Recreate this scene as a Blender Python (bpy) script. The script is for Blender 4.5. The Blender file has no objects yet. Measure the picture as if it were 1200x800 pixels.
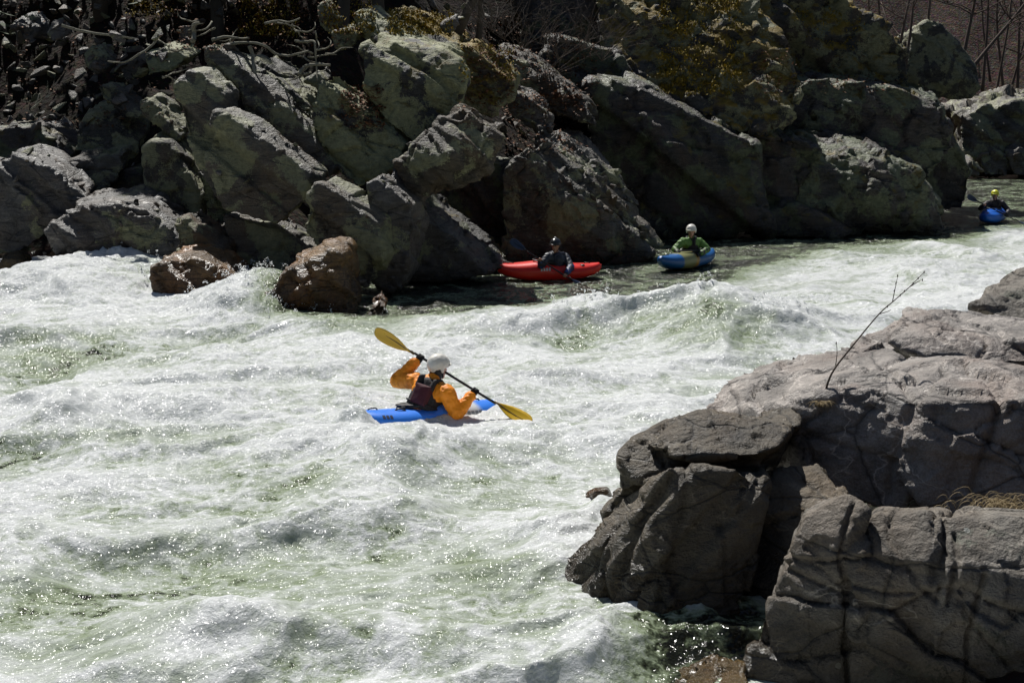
import bpy, bmesh, math, random
import numpy as np
from mathutils import Vector, Matrix, Euler

random.seed(7)
RNG = np.random.default_rng(7)
scene = bpy.context.scene
COL = scene.collection
R = math.radians

# ------------------------------------------------------------------ camera, sky, sun, exposure
CAM_H = 4.0            # eye height over the river, metres
FPX = 1500.0           # focal length in pixels of the 1200 px wide photograph
PITCH = math.atan(287.0 / FPX)
cam_d = bpy.data.cameras.new("camera")
cam = bpy.data.objects.new("camera", cam_d)
COL.objects.link(cam)
cam_d.sensor_width = 36.0
cam_d.lens = FPX / 1200.0 * 36.0
cam_d.clip_start = 0.1
cam_d.clip_end = 2000.0
cam.location = (0, 0, CAM_H)
cam.rotation_euler = (math.pi / 2 - PITCH, 0, 0)
scene.camera = cam

SUN_EL, SUN_AZ = 54.0, -20.0          # degrees; azimuth from straight ahead, negative = left
world = bpy.data.worlds.new("World")
scene.world = world
world.use_nodes = True
wn, wl = world.node_tree.nodes, world.node_tree.links
wn.clear()
sky = wn.new("ShaderNodeTexSky")
sky.sky_type = 'NISHITA'
sky.sun_disc = False
sky.sun_elevation = R(SUN_EL)
sky.sun_rotation = R(SUN_AZ)
sky.air_density = 1.0
sky.dust_density = 0.7
bgn = wn.new("ShaderNodeBackground")
bgn.inputs["Strength"].default_value = 0.05
won = wn.new("ShaderNodeOutputWorld")
wl.new(sky.outputs["Color"], bgn.inputs["Color"])
wl.new(bgn.outputs["Background"], won.inputs["Surface"])

sun_d = bpy.data.lights.new("sun", 'SUN')
sun_d.energy = 5.0
sun_d.angle = R(0.55)
sun_d.color = (1.0, 0.972, 0.925)
sun = bpy.data.objects.new("sun", sun_d)
COL.objects.link(sun)
to_sun = Vector((math.sin(R(SUN_AZ)) * math.cos(R(SUN_EL)), math.cos(R(SUN_AZ)) * math.cos(R(SUN_EL)), math.sin(R(SUN_EL))))
sun.rotation_euler = (-to_sun).to_track_quat('-Z', 'Y').to_euler()
sun.location = to_sun * 60

scene.view_settings.view_transform = 'Standard'
scene.view_settings.look = 'None'
scene.view_settings.exposure = 0.03
scene.view_settings.gamma = 1.0
scene.view_settings.use_curve_mapping = False
scene.render.engine = 'CYCLES'
scene.cycles.use_denoising = True
scene.cycles.max_bounces = 5
scene.cycles.diffuse_bounces = 3
scene.cycles.glossy_bounces = 3
scene.cycles.transmission_bounces = 4
scene.cycles.sample_clamp_indirect = 2.5
scene.cycles.sample_clamp_direct = 0.0
scene.cycles.caustics_reflective = False
scene.cycles.caustics_refractive = False

# ------------------------------------------------------------------ place a point of the photograph at its distance
_cp, _sp = math.cos(PITCH), math.sin(PITCH)
def ray(px, py):
    u = (px - 600.0) / FPX
    v = (400.0 - py) / FPX
    return np.array([u, _cp + v * _sp, -_sp + v * _cp])
def at(px, py, Y):                        # point on the sight line at forward distance Y
    d = ray(px, py)
    t = Y / d[1]
    return np.array([d[0] * t, Y, CAM_H + d[2] * t])
def wat(px, py, z=0.0):                   # point on a level plane (the water)
    d = ray(px, py)
    t = (z - CAM_H) / d[2]
    return np.array([d[0] * t, d[1] * t, z])
def lean(px, py, Y0, cot):                # point on a bank face that starts at Y0 and leans back by cot metres per metre of height
    d = ray(px, py)
    t = (Y0 + cot * CAM_H) / (d[1] - cot * d[2])
    return np.array([d[0] * t, d[1] * t, CAM_H + d[2] * t])

# ------------------------------------------------------------------ numpy noise
def _h(ix, iy, iz, seed):
    n = (ix.astype(np.uint32) * np.uint32(374761393)) ^ (iy.astype(np.uint32) * np.uint32(668265263)) ^ (iz.astype(np.uint32) * np.uint32(2147483647 - 6271)) ^ np.uint32((seed * 1274126177) & 0xffffffff)
    n = (n ^ (n >> np.uint32(13))) * np.uint32(1274126177)
    n = (n ^ (n >> np.uint32(15))) * np.uint32(2246822519)
    n = n ^ (n >> np.uint32(16))
    return (n & np.uint32(0xffffff)).astype(np.float32) / np.float32(16777215.0)
def vnoise(p, seed=0):                    # value noise in [-1, 1]
    i = np.floor(p).astype(np.int64)
    f = (p - i).astype(np.float32)
    f = f * f * f * (f * (f * 6 - 15) + 10)
    x, y, z = i[:, 0], i[:, 1], i[:, 2]
    fx, fy, fz = f[:, 0], f[:, 1], f[:, 2]
    def c(a, b, d): return _h(x + a, y + b, z + d, seed)
    x00 = c(0,0,0) * (1-fx) + c(1,0,0) * fx
    x10 = c(0,1,0) * (1-fx) + c(1,1,0) * fx
    x01 = c(0,0,1) * (1-fx) + c(1,0,1) * fx
    x11 = c(0,1,1) * (1-fx) + c(1,1,1) * fx
    return ((x00 * (1-fy) + x10 * fy) * (1-fz) + (x01 * (1-fy) + x11 * fy) * fz) * 2 - 1
def fbm(p, oct=4, seed=0, gain=0.5, ridged=False):
    a, s, out = 1.0, 0.0, np.zeros(len(p), np.float32)
    q = p.copy()
    for o in range(oct):
        n = vnoise(q, seed + o * 17)
        if ridged: n = 1 - 2 * np.abs(n)
        out += a * n
        s += a
        a *= gain
        q = q * 2.03 + 11.3
    return out / s
def voronoi(p, seed=0):                   # F1, F2, vector to the nearest point, cell hash
    i = np.floor(p).astype(np.int64)
    n = len(p)
    f1 = np.full(n, 9.0, np.float32); f2 = np.full(n, 9.0, np.float32)
    vec = np.zeros((n, 3), np.float32); cid = np.zeros(n, np.float32)
    for a in (-1, 0, 1):
        for b in (-1, 0, 1):
            for c in (-1, 0, 1):
                x, y, z = i[:, 0] + a, i[:, 1] + b, i[:, 2] + c
                hx, hy, hz = _h(x, y, z, seed), _h(x, y, z, seed + 1), _h(x, y, z, seed + 2)
                v = np.stack([p[:, 0] - (x + hx), p[:, 1] - (y + hy), p[:, 2] - (z + hz)], 1).astype(np.float32)
                d = np.sqrt((v * v).sum(1))
                near = d < f1
                f2 = np.where(near, f1, np.minimum(f2, d))
                f1 = np.where(near, d, f1)
                vec = np.where(near[:, None], v, vec)
                cid = np.where(near, _h(x, y, z, seed + 5), cid)
    return f1, f2, vec, cid
def sstep(a, b, x):
    t = np.clip((x - a) / (b - a), 0, 1)
    return t * t * (3 - 2 * t)

# ------------------------------------------------------------------ objects
def tag(o, label=None, cat=None, group=None, kind=None):
    if label: o["label"] = label
    if cat: o["category"] = cat
    if group: o["group"] = group
    if kind: o["kind"] = kind
    return o
def empty(name, loc):
    o = bpy.data.objects.new(name, None)
    o.location = loc
    o.empty_display_size = 0.1
    COL.objects.link(o)
    return o
def link_mesh(name, me, mat=None, parent=None, loc=None):
    o = bpy.data.objects.new(name, me)
    COL.objects.link(o)
    if mat: me.materials.append(mat)
    if loc is not None: o.location = loc
    if parent is not None:
        o.parent = parent
        if loc is None: o.location = -Vector(parent.location)     # vertices are given in world metres
    return o
def np_mesh(name, verts, faces, smooth=True):
    """verts Nx3, faces: MxK array (all the same corner count) or a list of lists"""
    me = bpy.data.meshes.new(name)
    if isinstance(faces, np.ndarray):
        k = faces.shape[1]
        me.vertices.add(len(verts)); me.vertices.foreach_set("co", np.asarray(verts, np.float32).ravel())
        me.loops.add(faces.size); me.loops.foreach_set("vertex_index", faces.astype(np.int32).ravel())
        me.polygons.add(len(faces)); me.polygons.foreach_set("loop_start", np.arange(0, faces.size, k, dtype=np.int32))
        me.polygons.foreach_set("loop_total", np.full(len(faces), k, np.int32))
        me.update(calc_edges=True)
    else:
        me.from_pydata([tuple(v) for v in verts], [], faces)
    if smooth: me.polygons.foreach_set("use_smooth", np.ones(len(me.polygons), bool))
    me.validate()
    return me
def get_verts(me):
    a = np.empty(len(me.vertices) * 3, np.float32); me.vertices.foreach_get("co", a); return a.reshape(-1, 3)
def get_normals(me):
    a = np.empty(len(me.vertices) * 3, np.float32); me.vertices.foreach_get("normal", a); return a.reshape(-1, 3)
def set_verts(me, v):
    me.vertices.foreach_set("co", np.asarray(v, np.float32).ravel()); me.update()
def relax(me, n, k=0.5):
    e = np.empty(len(me.edges) * 2, np.int32); me.edges.foreach_get("vertices", e); e = e.reshape(-1, 2)
    v = get_verts(me).astype(np.float64)
    cnt = np.bincount(e.ravel(), minlength=len(v)).astype(np.float64)[:, None]
    for _ in range(n):
        s = np.zeros_like(v)
        for c in range(3):
            s[:, c] = np.bincount(e[:, 0], v[e[:, 1], c], len(v)) + np.bincount(e[:, 1], v[e[:, 0], c], len(v))
        v = v + k * (s / np.maximum(cnt, 1) - v)
    set_verts(me, v)
def hull_union(hulls, voxel, name="shape"):
    """convex hulls fused into one continuous skin"""
    bm = bmesh.new()
    for pts in hulls:
        vs = [bm.verts.new(tuple(p)) for p in pts]
        r = bmesh.ops.convex_hull(bm, input=vs)
        bad = list({g for g in r["geom_interior"] + r["geom_unused"] if isinstance(g, bmesh.types.BMVert)})
        if bad: bmesh.ops.delete(bm, geom=bad, context='VERTS')
    bmesh.ops.recalc_face_normals(bm, faces=bm.faces)
    me = bpy.data.meshes.new(name)
    bm.to_mesh(me); bm.free()
    o = bpy.data.objects.new("tmp", me)
    COL.objects.link(o)
    md = o.modifiers.new("r", 'REMESH'); md.mode = 'VOXEL'; md.voxel_size = voxel; md.use_smooth_shade = True
    dg = bpy.context.evaluated_depsgraph_get()
    out = bpy.data.meshes.new_from_object(o.evaluated_get(dg))
    bpy.data.objects.remove(o); bpy.data.meshes.remove(me)
    out.name = name
    return out

# ------------------------------------------------------------------ materials
class NT:
    def __init__(s, name):
        s.m = bpy.data.materials.new(name); s.m.use_nodes = True
        s.n, s.l = s.m.node_tree.nodes, s.m.node_tree.links
        s.n.clear()
        s.out = s.n.new("ShaderNodeOutputMaterial")
    def node(s, t, **kw):
        n = s.n.new(t)
        for k, v in kw.items():
            if k in n.inputs:
                if hasattr(v, "is_linked") or isinstance(v, bpy.types.NodeSocket): s.l.new(v, n.inputs[k])
                else: n.inputs[k].default_value = v
            else: setattr(n, k, v)
        return n
    def pos(s):
        return s.node("ShaderNodeNewGeometry").outputs["Position"]
    def mapped(s, vec, scale=(1,1,1), rot=(0,0,0), loc=(0,0,0)):
        return s.node("ShaderNodeMapping", Vector=vec, Scale=scale, Rotation=rot, Location=loc).outputs[0]
    def noise(s, vec, scale, detail=6, rough=0.55, dist=0.0, typ='FBM'):
        n = s.node("ShaderNodeTexNoise", noise_type=typ, Vector=vec, Scale=scale, Detail=detail, Roughness=rough, Distortion=dist)
        return n.outputs[0]
    def ramp(s, fac, stops, interp='LINEAR'):
        n = s.node("ShaderNodeValToRGB", Fac=fac)
        cr = n.color_ramp; cr.interpolation = interp
        while len(cr.elements) < len(stops): cr.elements.new(0.5)
        for e, (p, c) in zip(cr.elements, stops):
            e.position = p
            e.color = (c, c, c, 1) if isinstance(c, (int, float)) else (*c, 1)
        return n.outputs[0]
    def mixc(s, fac, a, b, mode='MIX'):
        n = s.n.new("ShaderNodeMix"); n.data_type = 'RGBA'; n.blend_type = mode
        for i, v in ((0, fac), (6, a), (7, b)):
            if isinstance(v, bpy.types.NodeSocket): s.l.new(v, n.inputs[i])
            else: n.inputs[i].default_value = v if i == 0 else (*v, 1) if len(v) == 3 else v
        return n.outputs[2]
    def math(s, op, a, b=None, c=None, clamp=False):
        n = s.n.new("ShaderNodeMath"); n.operation = op; n.use_clamp = clamp
        for i, v in enumerate((a, b, c)):
            if v is None: continue
            if isinstance(v, bpy.types.NodeSocket): s.l.new(v, n.inputs[i])
            else: n.inputs[i].default_value = v
        return n.outputs[0]
    def sep(s, v):
        n = s.node("ShaderNodeSeparateXYZ", Vector=v); return n.outputs
    def bump(s, height, strength, dist, normal=None):
        n = s.node("ShaderNodeBump", Height=height, Strength=strength, Distance=dist)
        if normal is not None: s.l.new(normal, n.inputs["Normal"])
        return n.outputs[0]
    def bsdf(s, **kw):
        b = s.node("ShaderNodeBsdfPrincipled")
        for k, v in kw.items():
            k = k.replace("_", " ")
            if isinstance(v, bpy.types.NodeSocket): s.l.new(v, b.inputs[k])
            elif isinstance(v, tuple) and len(v) == 3 and b.inputs[k].type == 'RGBA': b.inputs[k].default_value = (*v, 1)
            else: b.inputs[k].default_value = v
        return b.outputs[0]
    def done(s, shader):
        s.l.new(shader, s.out.inputs["Surface"]); return s.m

def rock_mat(name, dark, light, stain=(0.16,0.10,0.05), stain_amt=0.35, lichen=0.0, lichen_col=(0.27,0.27,0.15), moss=0.0, moss_col=(0.20,0.15,0.02),
             wet=0.0, strata=(0, 0, 0), scale=1.0, rough=0.8, bump=1.0, spots=0.0, band=4.5):
    t = NT(name)
    P = t.pos()
    Ps = t.mapped(P, scale=(1, 1, band), rot=strata)
    n1 = t.noise(P, 1.3 * scale, 6, 0.62)
    n2 = t.noise(Ps, 2.2 * scale, 5, 0.6, 0.6)
    n3 = t.noise(P, 14 * scale, 5, 0.7)
    f = t.math('ADD', t.math('MULTIPLY', n1, 0.45), t.math('MULTIPLY', n2, 0.35))
    f = t.math('ADD', f, t.math('MULTIPLY', n3, 0.25))
    mid = tuple((a + b) / 2 for a, b in zip(dark, light))
    col = t.ramp(f, [(0.40, dark), (0.52, mid), (0.66, light)])
    st = t.ramp(t.noise(t.mapped(P, loc=(7, 3, 1), scale=(1, 1, 0.55)), 0.9 * scale, 6, 0.6, 0.8), [(0.48, 0.0), (0.66, 1.0)])
    col = t.mixc(t.math('MULTIPLY', st, stain_amt), col, stain)
    # speckled grain
    sp = t.ramp(t.noise(P, 60 * scale, 4, 0.7), [(0.35, 0.72), (0.65, 1.15)])
    col = t.mixc(1.0, col, sp, 'MULTIPLY')
    wv = t.mixc(0.3, Ps, t.node("ShaderNodeTexNoise", Vector=P, Scale=1.5, Detail=4.0).outputs["Color"], 'ADD')
    crk = t.node("ShaderNodeTexVoronoi", feature='DISTANCE_TO_EDGE', Vector=wv, Scale=0.75 * scale)
    col = t.mixc(1.0, col, t.ramp(crk.outputs[0], [(0.0, 0.30), (0.010, 0.75), (0.03, 1.0)]), 'MULTIPLY')          # darker lines along the joints
    ve = t.node("ShaderNodeTexNoise", Vector=t.mapped(Ps, loc=(4, 2, 9)), Scale=0.9 * scale, Detail=5.0).outputs[0]
    vm = t.ramp(t.math('ABSOLUTE', t.math('SUBTRACT', ve, 0.56)), [(0.0, 0.55), (0.006, 0.0)])
    col = t.mixc(vm, col, tuple(min(1, c * 1.7 + 0.02) for c in light))                                             # pale veins
    nz = t.sep(t.node("ShaderNodeNewGeometry").outputs["Normal"])[2]
    if lichen > 0:
        big = t.noise(t.mapped(P, loc=(3, 9, 4)), 1.1 * scale, 3, 0.5, 0.7)
        ed = t.noise(P, 6.5 * scale, 7, 0.72, 0.3)
        gr = t.noise(P, 34 * scale, 3, 0.7)
        q = t.math('ADD', t.math('MULTIPLY', big, 0.9), t.math('ADD', t.math('MULTIPLY', ed, 0.36), t.math('MULTIPLY', gr, 0.24)))
        th = 0.885 - 0.26 * lichen
        lm = t.ramp(q, [(th - 0.010, 0.0), (th + 0.010, 1.0)])
        lc = t.mixc(t.ramp(t.noise(P, 9 * scale, 6, 0.7), [(0.35, 0.0), (0.65, 1.0)]), tuple(c * 0.55 for c in lichen_col), lichen_col)
        col = t.mixc(lm, col, lc)
    if spots > 0:
        v = t.node("ShaderNodeTexVoronoi", Vector=P, Scale=5.5, Randomness=1.0)
        sz = t.sep(v.outputs["Color"])[0]
        near = t.math('LESS_THAN', t.math('ADD', v.outputs["Distance"], t.math('MULTIPLY', t.noise(P, 25, 3), 0.12)), t.math('MULTIPLY', sz, 0.24))
        keep = t.math('GREATER_THAN', t.sep(v.outputs["Color"])[1], 1.0 - spots)
        col = t.mixc(t.math('MULTIPLY', t.math('MULTIPLY', near, keep), 0.8), col, (0.40, 0.41, 0.37))
    if moss > 0:
        mz = t.ramp(nz, [(0.2, 0.0), (0.6, 1.0)])
        mn = t.ramp(t.noise(t.mapped(P, loc=(1, 5, 8)), 1.6 * scale, 7, 0.65), [(0.60 - 0.25 * moss, 0.0), (0.68 - 0.25 * moss, 1.0)])
        mc = t.mixc(t.noise(P, 8, 5, 0.7), tuple(c * 0.4 for c in moss_col), moss_col)
        mm = t.math('MULTIPLY', mz, mn)
        col = t.mixc(mm, col, mc)
    ro = rough
    if wet > 0:                               # splashed and darkened just above the waterline
        z = t.math('ADD', t.sep(P)[2], t.math('MULTIPLY', t.math('SUBTRACT', t.noise(P, 1.7, 5), 0.5), 0.5))
        w = t.ramp(t.math('DIVIDE', z, max(wet, 0.01) * 2), [(0.25, 1.0), (0.6, 0.0)])
        col = t.mixc(w, col, t.mixc(1.0, col, (0.38, 0.35, 0.31), 'MULTIPLY'))
        ro = t.math('SUBTRACT', rough, t.math('MULTIPLY', w, rough - 0.22))
    cr = t.ramp(crk.outputs[0], [(0.0, 0.0), (0.022, 1.0)])
    hgt = t.math('ADD', t.math('MULTIPLY', t.noise(P, 7 * scale, 7, 0.68), 1.0), t.math('MULTIPLY', cr, 0.18))
    hgt = t.math('ADD', hgt, t.math('MULTIPLY', t.noise(Ps, 5 * scale, 4, 0.65, 0.4), 0.6))
    nb = t.bump(hgt, 0.85 * bump, 0.09 / scale)
    nb = t.bump(t.noise(P, 38 * scale, 3, 0.7), 0.28 * bump, 0.012, nb)
    return t.done(t.bsdf(Base_Color=col, Roughness=ro, Normal=nb, Specular_IOR_Level=0.5))

def plain_mat(name, col, rough=0.5, var=0.15, scale=8.0, bump=0.0, spec=0.5, coat=0.0, metallic=0.0):
    t = NT(name)
    P = t.node("ShaderNodeTexCoord").outputs["Object"]
    n = t.noise(P, scale, 6, 0.6)
    c = t.mixc(n, tuple(max(0, x * (1 - var)) for x in col), tuple(min(1, x * (1 + var)) for x in col))
    kw = dict(Base_Color=c, Roughness=t.math('ADD', rough - 0.08, t.math('MULTIPLY', n, 0.16)), Specular_IOR_Level=spec, Coat_Weight=coat, Metallic=metallic)
    if bump > 0: kw["Normal"] = t.bump(t.noise(P, scale * 4, 6, 0.6), bump, 0.01)
    return t.done(t.bsdf(**kw))

# ------------------------------------------------------------------ ground
def poly_sd(pts, X, Y):
    """signed distance to a polygon, positive inside"""
    n = len(pts); d = np.full(X.shape, 1e9); inside = np.zeros(X.shape, bool)
    for i in range(n):
        ax, ay = pts[i]; bx, by = pts[(i + 1) % n]
        ex, ey = bx - ax, by - ay
        wx, wy = X - ax, Y - ay
        t = np.clip((wx * ex + wy * ey) / (ex * ex + ey * ey + 1e-12), 0, 1)
        d = np.minimum(d, (wx - ex * t) ** 2 + (wy - ey * t) ** 2)
        c = ((ay > Y) != (by > Y)) & (X < (bx - ax) * (Y - ay) / (by - ay + 1e-12) + ax)
        inside ^= c
    return np.where(inside, 1, -1) * np.sqrt(d)

SHORE = [(-700, 322), (-200, 318), (0, 308), (150, 312), (215, 340), (300, 352), (410, 350), (470, 328), (570, 314), (700, 296), (760, 288), (800, 272),
         (900, 268), (1000, 268), (1090, 264), (1122, 246), (1130, 232), (1132, 213), (1136, 203), (1200, 202), (1300, 203), (1500, 206)]
FAR_BANK = [tuple(wat(x, y)[:2]) for x, y in SHORE] + [(90, 70), (260, 120), (260, 420), (-260, 420), (-260, 30)]
NEAR_BANK = [(1.9, -6), (2.0, 7.2), (1.75, 8.6), (1.0, 10.0), (1.5, 11.3), (2.2, 12.6), (3.4, 14), (6.0, 16), (8, 17.5), (14, 22), (40, 34), (90, 40), (90, -40), (-30, -40), (-9, -6), (-2, -1.5)]

def grid_mesh(name, X, Y, Z):
    r, c = X.shape
    v = np.stack([X.ravel(), Y.ravel(), Z.ravel()], 1)
    i = np.arange(r * c).reshape(r, c)
    f = np.stack([i[:-1, :-1].ravel(), i[:-1, 1:].ravel(), i[1:, 1:].ravel(), i[1:, :-1].ravel()], 1)
    return np_mesh(name, v, f)

def soil_mat():
    t = NT("leaf_litter")
    P = t.pos()
    n = t.noise(P, 2.0, 8, 0.65)
    v = t.node("ShaderNodeTexVoronoi", Vector=P, Scale=9.0)
    near_c = t.ramp(n, [(0.35, (0.012, 0.010, 0.007)), (0.55, (0.032, 0.022, 0.014)), (0.7, (0.07, 0.045, 0.028))])
    far_c = t.ramp(n, [(0.35, (0.07, 0.05, 0.040)), (0.55, (0.15, 0.105, 0.085)), (0.7, (0.22, 0.165, 0.135))])
    col = t.mixc(t.ramp(t.math('DIVIDE', t.sep(P)[1], 100.0), [(0.50, 0.0), (0.62, 1.0)]), near_c, far_c)  # darker ground on the nearer slopes, lighter in the far woods
    col = t.mixc(0.5, col, t.mixc(1.0, col, v.outputs["Color"], 'MULTIPLY'))
    h = t.math('ADD', t.noise(P, 9, 8, 0.7), t.math('MULTIPLY', v.outputs["Distance"], 0.6))
    return t.done(t.bsdf(Base_Color=col, Roughness=0.95, Normal=t.bump(h, 1.0, 0.08), Specular_IOR_Level=0.15))
M_SOIL = soil_mat()

rows = np.concatenate([np.linspace(20, 60, 180), np.geomspace(60.6, 400, 60)])
uu = np.linspace(-1, 1, 230)
GY = np.repeat(rows[:, None], 230, 1); GX = uu[None, :] * (GY * 0.62 + 12)
sd = poly_sd(FAR_BANK, GX, GY)
pn = np.stack([GX.ravel(), GY.ravel(), np.zeros(GX.size)], 1)
rough_n = fbm(pn * 0.35, 5, 3).reshape(GX.shape)
def bank_profile(sd):
    return np.where(sd > 0, np.minimum(sd * 0.86 + np.maximum(sd - 6, 0) * 0.10, 70) - 0.5, sd * 0.6 - 0.5)
GZ = bank_profile(sd) + rough_n * np.clip(sd * 0.25, 0, 1.1)
hs = link_mesh("hillside", grid_mesh("hillside", GX, GY, GZ), M_SOIL)
tag(hs, "brown leaf covered hillside rising behind the boulders on the far bank", kind="structure")
def ground_z(x, y):
    d = poly_sd(FAR_BANK, np.array([x]), np.array([y]))
    q = np.array([[x, y, 0.0]])
    return float(bank_profile(d)[0] + fbm(q * 0.35, 5, 3)[0] * np.clip(d[0] * 0.25, 0, 1.1))

nx, ny = np.meshgrid(np.linspace(-60, 90, 130), np.linspace(-45, 36, 100))
sdn = poly_sd(NEAR_BANK, nx, ny)
nz = np.where(sdn > 0, np.minimum(sdn * 0.36, 2.3) - 0.50 + 0.85 * np.maximum(-ny - 3.0, 0), sdn * 0.6 - 0.35) + 0.08 * fbm(np.stack([nx.ravel(), ny.ravel(), nx.ravel() * 0], 1) * 0.8, 4, 9).reshape(nx.shape)
nb = link_mesh("near_bank", grid_mesh("near_bank", nx, ny, nz), M_SOIL)
tag(nb, "dark ground of the near bank under the big boulders", kind="structure")

bx_, by_ = np.meshgrid(np.linspace(-160, 200, 60), np.linspace(-40, 260, 60))
bed = link_mesh("river_bed", grid_mesh("river_bed", bx_, by_, np.full(bx_.shape, -3.0)), M_SOIL)
tag(bed, "dark stony bed under the river water", kind="structure")

# ------------------------------------------------------------------ rocks
SD = R(40)
DIP = np.array([math.sin(SD), 0.18, math.cos(SD)]); DIP /= np.linalg.norm(DIP)      # bedding of the far bank slopes down to the right
FLAT = np.array([0.25, -0.2, 0.95]); FLAT /= np.linalg.norm(FLAT)
STEEP = np.array([-0.75, 0.1, 0.62]); STEEP /= np.linalg.norm(STEEP)

def rot_for(n):                                   # mapping rotation that brings the bedding normal to z
    q = Vector(n).rotation_difference(Vector((0, 0, 1)))
    return tuple(q.to_euler('XYZ'))
MR = {}
MR["lichen"] = rock_mat("lichened_rock", (0.021,0.019,0.016), (0.105,0.097,0.077), lichen=0.55, stain_amt=0.3, strata=rot_for(DIP), wet=0.3, rough=0.62)
MR["heavy_lichen"] = rock_mat("heavily_lichened_rock", (0.02,0.02,0.02), (0.085,0.085,0.08), lichen=0.70, lichen_col=(0.33,0.335,0.175), stain_amt=0.2, strata=rot_for(DIP), moss=0.25, rough=0.65)
MR["slab"] = rock_mat("grey_slab_rock", (0.025,0.022,0.017), (0.15,0.135,0.102), lichen=0.40, stain_amt=0.4, strata=rot_for(DIP), wet=0.35, rough=0.5)
MR["grey"] = rock_mat("blue_grey_rock", (0.030,0.028,0.026), (0.155,0.148,0.136), lichen=0.05, stain_amt=0.3, strata=rot_for(DIP), wet=0.4, rough=0.45)
MR["brown"] = rock_mat("brown_river_rock", (0.055,0.028,0.010), (0.27,0.155,0.055), stain=(0.34,0.14,0.03), stain_amt=0.8, wet=0.9, rough=0.35, strata=rot_for(DIP))
MR["ochre"] = rock_mat("ochre_stained_rock", (0.025,0.022,0.016), (0.11,0.088,0.058), stain=(0.13,0.075,0.028), stain_amt=0.6, lichen=0.25, strata=rot_for(DIP), wet=0.35, rough=0.6)
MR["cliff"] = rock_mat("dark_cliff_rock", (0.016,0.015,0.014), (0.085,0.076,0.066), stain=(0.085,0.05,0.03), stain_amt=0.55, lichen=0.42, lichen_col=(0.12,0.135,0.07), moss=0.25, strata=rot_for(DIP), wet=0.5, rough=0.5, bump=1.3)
MR["ledge"] = rock_mat("lichened_cliff_rock", (0.020,0.019,0.017), (0.115,0.105,0.09), stain=(0.10,0.06,0.035), stain_amt=0.45, lichen=0.55, lichen_col=(0.17,0.19,0.11), moss=0.2, strata=rot_for(DIP), wet=0.5, rough=0.5, bump=1.3)
MR["moss"] = rock_mat("mossy_rock", (0.02,0.02,0.017), (0.09,0.085,0.075), lichen=0.5, moss=0.6, moss_col=(0.32,0.215,0.02), strata=rot_for(DIP), rough=0.7, bump=1.3)
MR["mosstop"] = rock_mat("moss_topped_rock", (0.02,0.02,0.018), (0.09,0.088,0.078), lichen=0.68, moss=0.85, moss_col=(0.34,0.23,0.02), strata=rot_for(DIP), rough=0.65)
MR["scree"] = rock_mat("scree_stone", (0.045,0.042,0.037), (0.20,0.18,0.155), lichen=0.15, stain_amt=0.45, scale=1.6, rough=0.6)
MR["near"] = rock_mat("near_grey_rock", (0.075,0.068,0.056), (0.31,0.28,0.235), stain=(0.15,0.105,0.065), stain_amt=0.5, lichen=0.14, lichen_col=(0.19,0.19,0.145), strata=rot_for(FLAT), band=1.8, wet=0.4, spots=0.3, rough=0.6)
MR["neardome"] = rock_mat("near_pinkish_rock", (0.125,0.113,0.102), (0.50,0.45,0.405), stain=(0.32,0.235,0.19), stain_amt=0.5, strata=rot_for(FLAT), band=1.8, spots=0.12, rough=0.5)
MR["nearwet"] = rock_mat("near_brown_slab_rock", (0.034,0.028,0.020), (0.165,0.135,0.092), stain=(0.13,0.080,0.032), stain_amt=0.6, strata=rot_for(STEEP), band=3.5, wet=0.5, rough=0.5)
MR["yellow"] = rock_mat("ochre_underwater_rock", (0.10,0.07,0.03), (0.34,0.25,0.10), stain=(0.28,0.16,0.05), stain_amt=0.6, wet=1.5, rough=0.4)

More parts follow.
